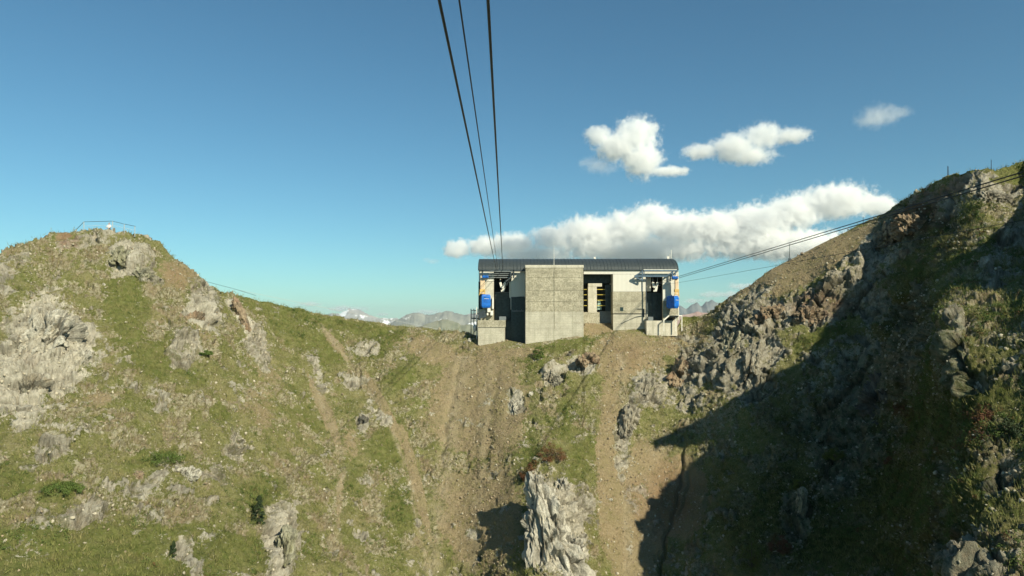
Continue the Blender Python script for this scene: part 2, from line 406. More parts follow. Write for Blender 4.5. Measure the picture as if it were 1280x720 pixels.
ri = np.where((rub > .05) & (PXX > -60) & (PXX < 1340) & (PYY < 780))[0]
q1, qe1 = worley((str_ + wx)[ri] * 1.5, 13); q2, qe2 = worley((str_ + wx)[ri] * 3.6, 99)
h[ri] += (q1 * .44 + q2 * .24 - .14 * np.exp(-qe1 * 8)) * rub[ri]
fl = np.stack([pos[:, 0], pos[:, 1] * .06, pos[:, 2] * .05], 1)
h += (1 - rock) * (fbm(pos * .3, 2) * .38 + fbm(pos * 1.1, 2, .6, 5.) * .15 + fbm(pos * 3.6, 2, .6, 8.) * .09)
rill = fbm(fl * .55, 3, .55, 12.)
h += dirt * rill * .07
# runnels that cut the loose slopes (polyline in surface coordinates, half width, depth)
def runnel(pts, wd, dp):
    global h
    a = np.array(pts, float)
    sel = np.where((PYY > a[:, 1].min() - 8) & (PYY < a[:, 1].max() + 8) & (PXX > a[:, 0].min() - 30) & (PXX < a[:, 0].max() + 30))[0]
    xx = np.interp(PYY[sel], a[:, 1], a[:, 0]) + 2.5 * pn(np.stack([PYY[sel] * .05, PYY[sel] * 0, PYY[sel] * 0 + 3], 1)) * 2
    d = np.abs(PXX[sel] - xx)
    fade = sstep(a[0, 1] - 4, a[0, 1] + 14, PYY[sel]) * (1 - sstep(a[-1, 1] - 14, a[-1, 1] + 4, PYY[sel]))
    h[sel] -= dp * np.exp(-(d / wd) ** 2) * fade
runnel([(855, 560), (851, 600), (841, 640), (828, 690), (820, 760)], 2.0, 1.0)
runnel([(864, 585), (856, 620), (845, 650)], 1.8, .6)
runnel([(575, 450), (567, 490), (556, 540), (550, 600)], 4, .45)
runnel([(625, 455), (612, 520), (606, 600)], 4, .3)
runnel([(786, 470), (781, 520), (780, 600), (783, 720)], 4, .4)
runnel([(385, 400), (430, 440), (470, 500), (505, 560), (525, 640), (540, 720)], 4.5, .35)
runnel([(395, 470), (408, 520), (425, 570), (428, 640)], 5, .4)
front_w = sstep(0, 30, np.tile(np.concatenate([-tb - 20, np.arange(NS)]), NC) + 8)
# keep the ground level where the station and its yard stand
yard = sstep(585, 600, PXX) * (1 - sstep(846, 862, PXX)) * (1 - sstep(3, 16, PYY - np.interp(PXX, cx, cyy)))
h *= 1 + .15 * sstep(850, 900, PXX) * rock
h *= 1 - .45 * dirt
h *= (1 - yard * .92)
h *= 1 - (.75 - .5 * sstep(1070, 1110, PXX)) * sstep(930, 960, PXX) * (1 - sstep(3, 34, PYY - np.interp(PXX, cx, cyy)))
h *= 1 - .2 * (1 - sstep(930, 960, PXX)) * (1 - sstep(2, 14, PYY - np.interp(PXX, cx, cyy)))
# fade relief a little at the very crest so that the skyline keeps its line
pos2 = pos + nor * h[:, None]
me_idx = np.arange(NC * NR).reshape(NC, NR)
faces = np.stack([me_idx[:-1, :-1], me_idx[:-1, 1:], me_idx[1:, 1:], me_idx[1:, :-1]], -1).reshape(-1, 4)
me = raw_mesh('mountain_ground', pos2, faces)
shade(me, True)
attr(me, 'rock', rock); attr(me, 'lush', lush); attr(me, 'dirt', dirt); attr(me, 'red', red); attr(me, 'crack', crack); bare = np.clip(region([(62, 425, 50, 62, -20, 1.2), (20, 490, 40, 40, 0, 1.1), (95, 440, 26, 40, -20, 1.1), (158, 322, 24, 22, -20, 1), (250, 395, 18, 22, 25, .7), (300, 395, 7, 34, -28, 1), (690, 660, 30, 60, 0, 1.1), (350, 680, 16, 50, 0, .8)]) * 1.6 + .5 * wn2, 0, 1)
def track(pts, wd):
    a = np.array(pts, float); m_ = np.zeros(len(pos))
    sel = np.where((PYY > a[:, 1].min()) & (PYY < a[:, 1].max()) & (PXX > a[:, 0].min() - 60) & (PXX < a[:, 0].max() + 60))[0]
    xx = np.interp(PYY[sel], a[:, 1], a[:, 0]) + 3 * pn(np.stack([PYY[sel] * .06, PYY[sel] * 0 + wd, PYY[sel] * 0 + 3], 1))
    m_[sel] = np.exp(-((PXX[sel] - xx) / wd) ** 2) * (.75 + .6 * wn2[sel])
    return m_
trk = np.clip(track([(400, 404), (425, 436), (450, 470), (478, 515), (500, 560), (516, 620), (528, 680), (540, 760)], 3.2) + track([(392, 470), (404, 510), (420, 545), (428, 580), (424, 640), (418, 700)], 5) * .8
    + track([(580, 445), (572, 490), (562, 540), (548, 640), (540, 720)], 11) * .8 + track([(615, 450), (606, 520), (598, 620), (592, 720)], 7) * .5 + track([(776, 440), (780, 520), (784, 620), (786, 730)], 7) * .7 + track([(820, 560), (812, 620), (800, 730)], 12) * .5, 0, 1)
attr(me, 'bare', bare); attr(me, 'track', trk * (1 - rock)); attr(me, 'rubble', rub); attr(me, 'heath_shade', sstep(.2, 1., region([(1120, 560, 230, 200, -20, 1), (1130, 400, 60, 120, 20, .9), (1230, 380, 60, 100, 20, .35), (1000, 640, 150, 120, 0, 1), (1150, 640, 120, 160, 0, 1), (1260, 620, 80, 140, 0, .6), (1180, 300, 90, 60, 0, .8), (920, 440, 60, 60, 0, .45)]) + .25 * wn))
T = NT('ground_material')
rk, lu, di, re_, ck, rb_ = (T.attr(k) for k in ('rock', 'lush', 'dirt', 'red', 'crack', 'rubble'))
n1 = T.noise(.35, 5, .6); n2 = T.noise(1.6, 6, .65); n3 = T.noise(5, 6, .72); n4 = T.noise(18, 3, .7); n5 = T.noise(.09, 4, .6)
n6 = T.noise(.7, 6, .7); n7 = T.noise(2.9, 5, .7)
strat = T.mapping((1.6, .8, .35), (0, R(28), 0))
ns = T.noise(1.4, 8, .75, strat, .6); nf = T.noise(4.5, 6, .75, strat, .4)
grass = T.mix(T.rng(n2, .38, .62), (.115, .135, .034), (.215, .215, .080))
grass = T.mix(T.rng(n1, .42, .66), grass, T.mix(T.rng(n7, .4, .6), (.29, .26, .12), (.205, .19, .085)))
grass = T.mix(T.rng(n3, .50, .64, 0, .75), grass, (.36, .32, .20))
grass = T.mix(T.rng(n7, .36, .44, .6, 0), grass, (.085, .092, .032))
lushc = T.mix(T.rng(n2, .35, .65), (.105, .130, .032), (.195, .198, .070))
lushc = T.mix(T.rng(n3, .50, .70, 0, .6), lushc, (.20, .19, .07))
lushc = T.mix(T.rng(n6, .5, .64, 0, .5), lushc, (.17, .15, .065))
g = T.mix(T.rng(T.math('ADD', lu, T.rng(n6, .3, .7, -.25, .25)), .25, .75, 0, .95), grass, lushc)
dc = T.mix(T.rng(n3, .35, .65), (.235, .18, .10), (.38, .31, .19))
dc = T.mix(T.rng(n1, .42, .62, 0, .55), dc, (.27, .235, .12))
dc = T.mix(T.rng(n7, .52, .66, 0, .3), dc, (.16, .115, .068))
dc = T.mix(T.math('MULTIPLY', re_, .6), dc, (.25, .135, .075))
st = T.vor(4.2)
stm = T.math('MULTIPLY', T.rng(st, .12, .20, 1, 0), T.rng(n6, .44, .58))
g = T.mix(T.math('MULTIPLY', stm, .65), g, (.40, .36, .27))
dc = T.mix(T.math('MULTIPLY', stm, .6), dc, (.42, .35, .26))
rc = T.mix(T.rng(ns, .38, .62), (.29, .265, .20), (.60, .55, .44))
rc = T.mix(T.rng(nf, .46, .62, 0, .7), rc, (.19, .17, .125))
rc = T.mix(T.rng(n2, .50, .66, 0, .8), rc, (.36, .30, .205))
rc = T.mix(T.rng(n5, .44, .58, 0, .45), rc, (.60, .565, .47))
rc = T.mix(T.math('MULTIPLY', re_, T.rng(n1, .3, .6, .3, .9)), rc, (.27, .145, .09))
ba = T.attr('bare'); rc = T.mix(T.math('MULTIPLY', ba, .78), rc, T.mix(T.rng(nf, .38, .6), (.72, .67, .55), (.52, .475, .37)))
rc = T.mix(T.math('MULTIPLY', T.rng(T.noise(.9, 6, .7), .53, .60, 0, .85), T.math('SUBTRACT', 1., T.math('MULTIPLY', ba, .85))), rc, T.mix(T.rng(n3, .4, .6), (.125, .145, .042), (.24, .21, .105)))
rc = T.mix(T.rng(ck, .35, .9, 0, .6), rc, (.11, .10, .072))
rbc = T.mix(T.rng(n7, .42, .58), (.20, .165, .10), (.46, .42, .30)); rbc = T.mix(T.rng(n1, .45, .62, 0, .7), rbc, (.27, .20, .125))
g = T.mix(T.math('MULTIPLY', T.rng(T.math('ADD', rb_, T.rng(n7, .3, .7, -.55, .4)), .5, .72), .85), g, rbc)
md = T.math('ADD', di, T.rng(n2, .3, .7, -.4, .4)); md = T.rng(md, .35, .65)
base = T.mix(md, g, dc)
base = T.mix(T.math('MULTIPLY', T.attr('track'), T.rng(n3, .3, .7, .65, 1.)), base, T.mix(T.rng(n7, .4, .6), (.33, .275, .175), (.43, .37, .255)))
mr = T.rng(T.math('ADD', T.math('ADD', rk, T.math('MULTIPLY', ba, .4)), T.rng(n7, .3, .7, -.55, .55)), .40, .60)
base = T.mix(mr, base, rc)
he = T.attr('heath_shade')
dk = T.mix(T.rng(n2, .4, .6), (.30, .36, .24), (.56, .54, .44))  # dark plant tone, with the right slope's shade also put into the colour
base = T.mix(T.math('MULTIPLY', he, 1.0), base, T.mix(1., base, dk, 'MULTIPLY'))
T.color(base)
T.rough(.92); T.b.inputs['Specular IOR Level'].default_value = .12
hh = T.math('ADD', T.math('MULTIPLY', n3, .6), T.math('MULTIPLY', n4, .4))
hh = T.math('ADD', hh, T.math('MULTIPLY', ns, T.math('MULTIPLY', rk, .9)))
hh = T.math('ADD', hh, T.math('MULTIPLY', stm, .25))
hh = T.math('ADD', hh, T.math('MULTIPLY', nf, T.math('MULTIPLY', rk, .6))); T.bump(hh, 1.0, .38)
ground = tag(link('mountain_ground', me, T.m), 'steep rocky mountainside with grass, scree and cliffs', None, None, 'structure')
# ------------------------------------------------------------------ station materials
def concrete(name, light, dark, mott=1., boards=0., pits=0.):
    t = NT(name)
    a = t.noise(.9, 6, .65); b = t.noise(5.5, 6, .75); c = t.noise(.25, 3, .6)
    f = t.rng(b, .42, .58)
    base = t.mix(t.math('MULTIPLY', f, mott), light, dark)
    base = t.mix(t.rng(a, .45, .68, 0, .55 * mott), base, tuple(x * .62 for x in dark))
    base = t.mix(t.rng(c, .5, .7, 0, .35), base, tuple(min(1, x * 1.15) for x in light))
    streak = t.noise(1., 4, .6, t.mapping((2.2, 2.2, .12)))
    base = t.mix(t.rng(streak, .5, .7, 0, .5), base, (.235, .23, .16)); band = t.noise(1., 4, .6, t.mapping((.15, .15, 1.6))); base = t.mix(t.rng(band, .5, .66, 0, .35), base, tuple(x * .7 for x in dark))
    hgt = t.math('ADD', b, t.math('MULTIPLY', a, .6))
    if boards:
        w_ = t.n.new('ShaderNodeTexWave'); w_.wave_type = 'BANDS'; w_.bands_direction = 'Z'; w_.inputs['Scale'].default_value = 1.25; w_.inputs['Distortion'].default_value = .6
        w_.inputs['Detail'].default_value = 2; w_.inputs['Detail Scale'].default_value = .6
        t.L(t.co, w_.inputs['Vector'])
        bd = t.rng(w_.outputs['Fac'], .0, .12, 1, 0)
        base = t.mix(t.math('MULTIPLY', bd, boards), base, tuple(x * .6 for x in dark))
    if pits:
        v = t.vor(2.2); base = t.mix(t.rng(v, .0, .22, pits, 0), base, (.15, .13, .10))
    t.color(base); t.bump(hgt, .6, .06); t.rough(.9)
    return t.m
M = {}
M['mottled'] = concrete('weathered_concrete', (.50, .46, .35), (.27, .25, .18), 1., 0, .5)
M['smooth'] = concrete('board_marked_concrete', (.52, .495, .40), (.39, .365, .285), .7, .4)
M['block'] = concrete('stained_concrete', (.50, .465, .36), (.27, .25, .18), .95, .1, .4)
M['pale'] = concrete('pale_plaster', (.62, .585, .485), (.47, .44, .35), .7, .15)
def cladding(name, c, per=3.2):
    t = NT(name)
    w_ = t.n.new('ShaderNodeTexWave'); w_.wave_type = 'BANDS'; w_.bands_direction = 'X'; w_.inputs['Scale'].default_value = per; w_.inputs['Distortion'].default_value = 0
    t.L(t.co, w_.inputs['Vector'])
    dirt_ = t.noise(.7, 5, .65, t.mapping((1, 1, .3)))
    base = t.mix(t.rng(w_.outputs['Fac'], 0, .2, .3, 0), c, tuple(x * .7 for x in c))
    base = t.mix(t.rng(dirt_, .5, .75, 0, .45), base, tuple(x * .72 for x in c))
    t.color(base).rough(.55); t.bump(w_.outputs['Fac'], .4, .04)
    return t.m
M['cladding'] = cladding('pale_sheet_cladding', (.64, .625, .55), 1.6)
M['roof'] = cladding('dark_ribbed_roof', (.052, .064, .068), 1.9); 
M['roof'].node_tree.nodes['Principled BSDF'].inputs['Roughness'].default_value = .5
M['roof'].node_tree.nodes['Principled BSDF'].inputs['Metallic'].default_value = .1
M['steel'] = plain('dark_painted_steel', (.05, .065, .075), .3, .5, .3)
M['bluesteel'] = plain('blue_grey_steel', (.09, .14, .19), .25, .5, .2)
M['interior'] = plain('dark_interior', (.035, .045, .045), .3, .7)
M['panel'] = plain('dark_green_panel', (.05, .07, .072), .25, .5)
M['greybox'] = plain('grey_cabinet', (.16, .18, .185), .15, .6)
M['white'] = plain('white_painted_steel', (.72, .70, .62), .15, .5)
M['yellow'] = plain('yellow_painted_bar', (.42, .33, .06), .2, .5)
M['orange'] = plain('faded_orange_paint', (.60, .40, .14), .2, .6, scale=1.2)
M['paleorange'] = plain('sun_bleached_orange', (.66, .50, .33), .15, .6)
M['blue'] = plain('bright_blue_tarpaulin', (.012, .13, .50), .35, .45, scale=2.)
M['glass'] = plain('dark_window_glass', (.03, .05, .05), .2, .12)
M['rope'] = plain('oiled_steel_rope', (.035, .037, .04), .2, .5, .5)
M['palerope'] = plain('pale_rope', (.55, .55, .52), .1, .7)

# ------------------------------------------------------------------ the station
base_pt = at(722, 412, 104)
st_ = empty('cable_car_station', base_pt, 'concrete cable car mountain station with dark curved roof on the saddle', 'building')
W = 105.
# roof: quarter-barrel sheet running along the front, ribbed
eave = at(597.5, 336.8, 104.86); eaveR = at(848.3, 338.5, 104.86)
x0, x1, ze, zr = eave.x, eaveR.x, 7.82, 9.95
m = MB(); prof = []
for k in range(15):
    a = math.pi / 2 * k / 14
    prof.append((104.86 + 6.34 * (1 - math.cos(a)), ze + (zr - ze) * math.sin(a)))
prof += [(111.2 + 6.5 * math.sin(math.pi / 2 * k / 8), ze + (zr - ze) * math.cos(math.pi / 2 * k / 8)) for k in range(1, 9)]
inner = [(y + (.25 if y < 111 else -.25), z - .10) for y, z in prof][::-1]
poly = prof + inner; n = len(poly)
vsx = [(x, y, z) for x in (x0, x1) for y, z in poly]
fs = [(i, (i + 1) % n, (i + 1) % n + n, i + n) for i in range(n)]
K = len(prof)
for b in (0, n):
    for i in range(K - 1): fs.append((b + i, b + i + 1, b + n - 2 - i, b + n - 1 - i))
m.add(vsx, fs)
roof = m.build('roof', M['roof'], st_)
rb = MB()
for k in range(58):                                    # standing seams
    x = x0 + .1 + (x1 - x0 - .2) * k / 57
    rb.tube([(x, y, z + .015) for y, z in prof[:15]], .035, 4)
seams = rb.build('roof_seams', M['roof'], roof)
m = MB(); m.box(x0, x1, 104.76, 104.85, ze - .07, ze + .03); m.build('gutter', M['steel'], roof, .02)
for x in (x0 + .35, x1 - .55):                          # gable infill under the barrel
    m = MB()
    m.add([(xx, y, z - .11) for xx in (x, x + .2) for y, z in prof[1:-1]] + [(xx, y, 7.2) for xx in (x, x + .2) for y in (105.4, 117.2)],
          [tuple(range(0, K - 2)) + (2 * (K - 2) + 1, 2 * (K - 2)), tuple(range(K - 2, 2 * (K - 2))) + (2 * (K - 2) + 3, 2 * (K - 2) + 2)])
    m.build('gable', M['cladding'], st_)

# tower
zt = at(657, 331.3, 101).z; xa = at(657, 400, 101).x; xb = at(729.3, 400, 101).x
zm1 = at(657, 389, 101).z
MB().box(xa, xb, 101, 113, zm1, zt - .42).build('tower_upper_wall', M['mottled'], st_, .04)
MB().box(xa - .02, xb + .02, 100.98, 112, -9, zm1 - .004).build('tower_lower_wall', M['smooth'], st_, .03)
MB().box(xa - .06, xb + .06, 100.93, 112, zt - .416, zt).build('tower_coping', M['pale'], st_, .03)
for py in (346.5, 362.5, 376.5, 389.5, 403.5):
    z = at(657, py, 101).z; MB().box(xa - .03, xb + .03, 100.968, 101.4, z - .03, z + .02).build('pour_line', M['mottled'], st_)
m = MB(); p = at(692.5, 331, 101.6)
m.tube([(p.x, p.y, zt - .3), (p.x, p.y, at(692.5, 300, 101.6).z)], [.035, .02], 6); m.build('lightning_mast', M['white'], st_)
m = MB(); m.box(p.x - .02, p.x + .02, 100.93, 100.975, -1, zt - .5); m.build('down_conductor', M['block'], st_)

# back body of the building, behind bays
def pb(name, mat, px0, px1, py0, py1, y0, y1, parent=st_, bevel=0.):
    return MB().pbox(px0, px1, py0, py1, y0, y1).build(name, mat, parent, bevel)
rear = MB().box(x0 + .5, x1 - .6, 110.5, 117.6, -4, 7.6).build('rear_hall_wall', M['panel'], st_)

# ---- left bay
pb('bay_wall', M['cladding'], 638.5, 658, 337, 371, 105, 105.35)
pb('bay_wall_base', M['panel'], 638.5, 658, 371.2, 440, 105, 105.35)  # dark panels; lower down the colour paints shade onto concrete
pb('lintel_wall', M['cladding'], 598.5, 617.5, 337, 351.5, 105, 105.35)
pb('side_wall_panel', M['pale'], 603.5, 617.2, 352, 386, 104.4, 105.3)
pb('side_wall_base', M['block'], 597.5, 617.2, 386.3, 401, 104.6, 110)
pb('corner_wall', M['panel'], 598, 603.3, 351.8, 386.2, 105.1, 110)
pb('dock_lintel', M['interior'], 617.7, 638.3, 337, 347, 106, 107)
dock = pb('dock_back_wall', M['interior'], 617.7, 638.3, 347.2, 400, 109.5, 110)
pb('dock_gate', M['panel'], 619, 637.5, 366, 399.8, 106.5, 106.7)
MB().pbox(619, 638.4, 365.2, 366.2, 106.4, 106.75).build('gate_rail', M['greybox'], st_)
pb('dock_cheek', M['cladding'], 636.6, 638.4, 352, 372, 105.4, 109.4)
pb('control_box', M['greybox'], 624, 632.5, 395.6, 400.3, 103.2, 104.0, st_, .03)
pb('gate_post', M['white'], 638.3, 638.9, 370, 387, 104.2, 104.28)
# canopy of slats over the dock
m = MB()
for k, (py, y) in enumerate(((339.2, 104.55), (341.6, 104.75), (344.2, 104.9), (346.8, 105.05))):
    a = at(612 - k * .9, py, y); b = at(640, py, y)
    m.box(a.x, b.x, y - .28, y + .10, a.z - .09, a.z + .05)
m.build('dock_canopy', M['greybox'], st_)
m = MB()
m.bar(at(600, 337.9, 104.4), at(657, 337.9, 104.4), .22)
for px in (603, 638.5, 642):
    m.bar(at(px, 337.9, 104.4), at(px, 346 if px < 640 else 348, 104.4), .22)
m.bar(at(638.5, 346.5, 104.4), at(632, 352, 104), .14); m.bar(at(642, 339, 104.4), at(633, 357, 105), .12)
m.bar(at(600, 337.9, 104.4), at(600, 337.9, 105.2), .2); m.bar(at(638.5, 337.9, 104.4), at(638.5, 337.9, 105.2), .2)
m.build('steel_frame', M['steel'], st_)
def saddle(cx_, y):
    m = MB()
    m.bar(at(cx_ - 3, 353, y), at(cx_ - 1.6, 359, y), .34); m.bar(at(cx_ + 3, 353, y), at(cx_ + 1.2, 359, y), .34)
    m.bar(at(cx_ - 2.2, 358.6, y), at(cx_ + 2.2, 358.6, y), .36); m.bar(at(cx_ + 1.6, 359, y), at(cx_ + .4, 364, y), .34)
    m.bar(at(cx_ - 2.2, 363.5, y), at(cx_ + 1.4, 363.5, y), .26)
    m.bar(at(cx_ - 3, 353, y), at(cx_ - 3, 345, y + 1.2), .1); m.bar(at(cx_ + 3, 353, y), at(cx_ + 3, 345, y + 1.2), .1)
    m.build('rope_saddle', M['white'], st_)
saddle(628.5, 105.6)
# base block, sunlit, in front of the tower's shadow
pb('landing_block', M['block'], 597, 632, 400.3, 409, 102.3, 109)
pb('landing_base', M['smooth'], 597.6, 631.2, 409.2, 440, 102.4, 109)
pb('recess_wall', M['panel'], 631.6, 658, 401, 445, 105.36, 109)  # concrete wall, its dark colour paints in the tower's shade
MB().bar(at(639, 372, 104.6), at(657, 370, 104.6), .06).build('cable_tray', M['greybox'], st_)
m = MB()
for px in (640, 646, 652): m.bar(at(px, 389, 104.5), at(px, 386.4, 104.5), .08)
m.bar(at(640, 388.8, 104.5), at(655, 388.8, 104.5), .16); m.build('machine_rail', M['greybox'], st_)
# outside stair platform at the left end
pl = MB(); a = at(588.5, 396, 104.5)
for px in (588.8, 592.4, 596.4): pl.bar(at(px, 386 if px < 596 else 386, 104.5), at(px, 424, 104.5), .13)
pl.bar(at(588.6, 388, 104.5), at(597, 388, 104.5), .12); pl.bar(at(588.6, 392.5, 104.5), at(597, 392.5, 104.5), .08)
pl.bar(at(588.6, 398, 104.5), at(597, 398, 104.5), .2)
for px in np.linspace(589.5, 596, 6): pl.bar(at(px, 388, 104.5), at(px, 398, 104.5), .04)
pl.box(a.x, a.x + 1.1, 104.5, 108.5, -.05 + at(590, 398, 104.5).z, at(590, 398, 104.5).z + .05)
pl.build('stair_platform', M['steel'], st_)
MB().bar(at(595.8, 384, 104.1), at(595.8, 425, 104.1), .10).build('downpipe', M['white'], st_)
MB().bar(at(598, 395, 103.6), at(607, 391.8, 103.6), .18, 1.0).build('landing_plate', M['steel'], st_)
m = MB()
for (px, py, w_, h_) in ((611, 388, 4, 5), (614.5, 391.5, 3.4, 6), (609.3, 392.8, 2.2, 3)):
    m.pbox(px - w_ / 2, px + w_ / 2, py - h_ / 2, py + h_ / 2, 103.7, 104.5)
m.build('winch_housing', M['white'], st_, .08)
MB().pbox(615.2, 617.2, 372, 386, 103.9, 104.35).build('white_door_edge', M['white'], st_)

# ---- middle recess
pb('upper_band', M['cladding'], 729.6, 848, 337, 342.6, 105, 105.35)
RB = 106.35
pb('recess_shade_band', M['panel'], 729.6, 767, 342.8, 354, 107.4, 107.8)  # dark sheet that paints the shade along the top of the recess
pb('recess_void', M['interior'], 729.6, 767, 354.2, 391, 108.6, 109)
pb('recess_column', M['pale'], 735.2, 746, 358.3, 391, RB, 107.3, st_, .03)
pb('column_head', M['pale'], 735.2, 752.4, 354.2, 358.2, RB, 107.3, st_, .03)
pb('window_base', M['block'], 729.6, 749.5, 390.2, 415, RB + .05, 108.5, st_, .02)
pb('lower_side_wall', M['greybox'], 749.7, 767, 389, 415, 107.3, 109)
pb('recess_shade_panel', M['panel'], 757, 767, 356, 389, 107.1, 107.35)  # dark slab in place of the shadow thrown by the recess's right side
for (pa, pc) in ((729.8, 735.2), (746, 757.4)):
    for py in (361.8, 368.4, 375.2, 382.0):
        MB().pbox(pa, pc, py - .42, py + .42, RB + .25, RB + .4).build('yellow_guard_bar', M['yellow'], st_)
pb('bar_post', M['steel'], 757, 758, 356, 389, RB + .2, RB + .4)
MB().add([tuple(at(746.4, 387, 107)), tuple(at(752, 387, 107)), tuple(at(751, 377, 107)), tuple(at(747.5, 375.4, 107))] + [tuple(at(a, b, 107.15)) for a, b in ((746.4, 387), (752, 387), (751, 377), (747.5, 375.4))],
         [(0, 1, 2, 3), (7, 6, 5, 4), (0, 4, 5, 1), (1, 5, 6, 2), (2, 6, 7, 3), (3, 7, 4, 0)]).build('tarpaulin', plain('pale_green_sheet', (.30, .42, .36), .2), st_)

# ---- right block
pb('right_upper_wall', M['cladding'], 766.4, 808, 342.8, 364.4, 105, 109)
pb('right_middle_wall', M['block'], 766.2, 807.4, 364.6, 391.8, 104.93, 109)
pb('right_lower_wall', M['smooth'], 766.6, 809.5, 393.0, 425, 104.95, 109)
pb('drip_joint', M['steel'], 767.2, 807.4, 391.9, 392.9, 105.05, 108)
pb('vent_opening', M['glass'], 775.2, 779.2, 384, 388.6, 104.88, 105.0)
pb('wall_box', M['steel'], 803.8, 805.6, 386, 396, 104.8, 104.95)
m = MB(); m.bar(at(776, 404.5, 104.85), at(795, 396, 104.85), .05); m.bar(at(795, 396, 104.85), at(804, 394.5, 104.85), .06)
m.build('conduit', M['steel'], st_); MB().bar(at(797, 386, 104.85), at(804, 386, 104.85), .07).build('conduit', M['steel'], st_)
# right dock
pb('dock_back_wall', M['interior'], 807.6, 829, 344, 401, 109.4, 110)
pb('dock_reveal', M['cladding'], 807.8, 813.6, 344.8, 364, 106.6, 107.1)
pb('dock_gate', M['panel'], 808.5, 828.4, 366, 399.8, 107.2, 107.4)
pb('dock_lintel', M['cladding'], 808.2, 848, 342.8, 345.2, 105.0, 105.5)
pb('side_wall_panel', M['cladding'], 828.6, 847.8, 345.4, 376, 105.0, 105.5)
pb('side_wall_base', M['block'], 828.6, 847.8, 376.2, 400.6, 105.02, 105.5)
pb('corner_wall', M['cladding'], 846.6, 848.3, 340, 400, 105.52, 110)
pb('landing_base', M['pale'], 808.2, 846.5, 400.8, 420, 103.4, 105.8, st_, .03)
pb('control_box', M['greybox'], 810, 816.5, 396, 400.7, 103.8, 104.6, st_, .03)
m = MB()
for px in (815, 820.5, 826): m.bar(at(px, 366, 107.1), at(px, 399, 107.1), .08)
m.bar(at(808.5, 376, 107.1), at(828.4, 376, 107.1), .08); m.bar(at(808.5, 388, 107.1), at(828.4, 388, 107.1), .08)
m.build('gate_frame', M['steel'], st_)
MB().bar(at(807.6, 345, 104.4), at(807.6, 400, 104.4), .13).build('downpipe', M['steel'], st_)
saddle(819, 105.8)
m = MB()
yb = 104.3
m.bar(at(793, 345.2, yb), at(833, 345.2, yb), .24)
m.bar(at(805, 338.4, yb), at(847.5, 338.4, yb), .22)
m.bar(at(793.5, 345, yb), at(803, 339.2, yb), .15); m.bar(at(793.5, 346, yb), at(802.6, 350.3, yb), .15)
m.bar(at(802.8, 338.4, yb), at(802.8, 350.6, yb), .2); m.bar(at(805, 338.4, yb), at(805, 345, yb), .12)
m.bar(at(833, 345.4, yb), at(841, 339.4, yb), .15); m.bar(at(840.5, 338.6, yb), at(840.5, 348, yb), .22); m.bar(at(844.5, 338.6, yb), at(843.6, 346, yb), .15)
m.bar(at(802.8, 345.2, yb), at(802.8, 345.2, 105), .16); m.bar(at(833, 345.2, yb), at(833, 345.2, 105), .16)
m.bar(at(802.8, 338.4, yb), at(802.8, 338.4, 105), .16); m.bar(at(847, 338.4, yb), at(847, 338.4, 105), .16)
m.build('crane_jib', M['bluesteel'], st_)
m = MB(); m.bar(at(804.5, 337.2, 104.3), at(846, 337.2, 104.3), .1); m.build('jib_rail', M['white'], st_)
m = MB()
m.add([tuple(at(831, 400, 104.8)), tuple(at(841, 400, 104.8)), tuple(at(848.5, 394.4, 102.3)), tuple(at(838, 394.4, 102.3))] + [tuple(at(a, b, c) - Vector((0, 0, .12))) for a, b, c in ((831, 400, 104.8), (841, 400, 104.8), (848.5, 394.4, 102.3), (838, 394.4, 102.3))],
      [(0, 1, 2, 3), (7, 6, 5, 4), (0, 4, 5, 1), (1, 5, 6, 2), (2, 6, 7, 3), (3, 7, 4, 0)])
m.build('folding_platform', M['interior'], st_)
m = MB()
for px, y in ((829.8, 102.6), (844.6, 102.8), (852.3, 103.2)):
    m.bar(at(px, 394.5 if px > 840 else 400, y), at(px, 414, y), .12)
m.bar(at(844.6, 394.6, 102.8), at(852.3, 394.6, 103.2), .12); m.bar(at(829.8, 400.2, 102.6), at(836, 394.5, 103.6), .12)
m.build('platform_railing', M['white'], st_)
# roof-top fittings
def put_mast(px, pyt, y, kind):
    zb = zr - .15; t = at(px, pyt, y)
    m = MB(); m.tube([(t.x, y, zb), (t.x, y, t.z)], .05, 6)
    if kind: m.box(t.x - .16, t.x + .16, y - .1, y + .1, t.z - .5, t.z)
    m.build('roof_antenna', M['white'], st_)
put_mast(835, 320.5, 109.5, 1); put_mast(839, 312.5, 110, 0); put_mast(837.2, 317.5, 111, 0); put_mast(743.3, 321.2, 111, 1)

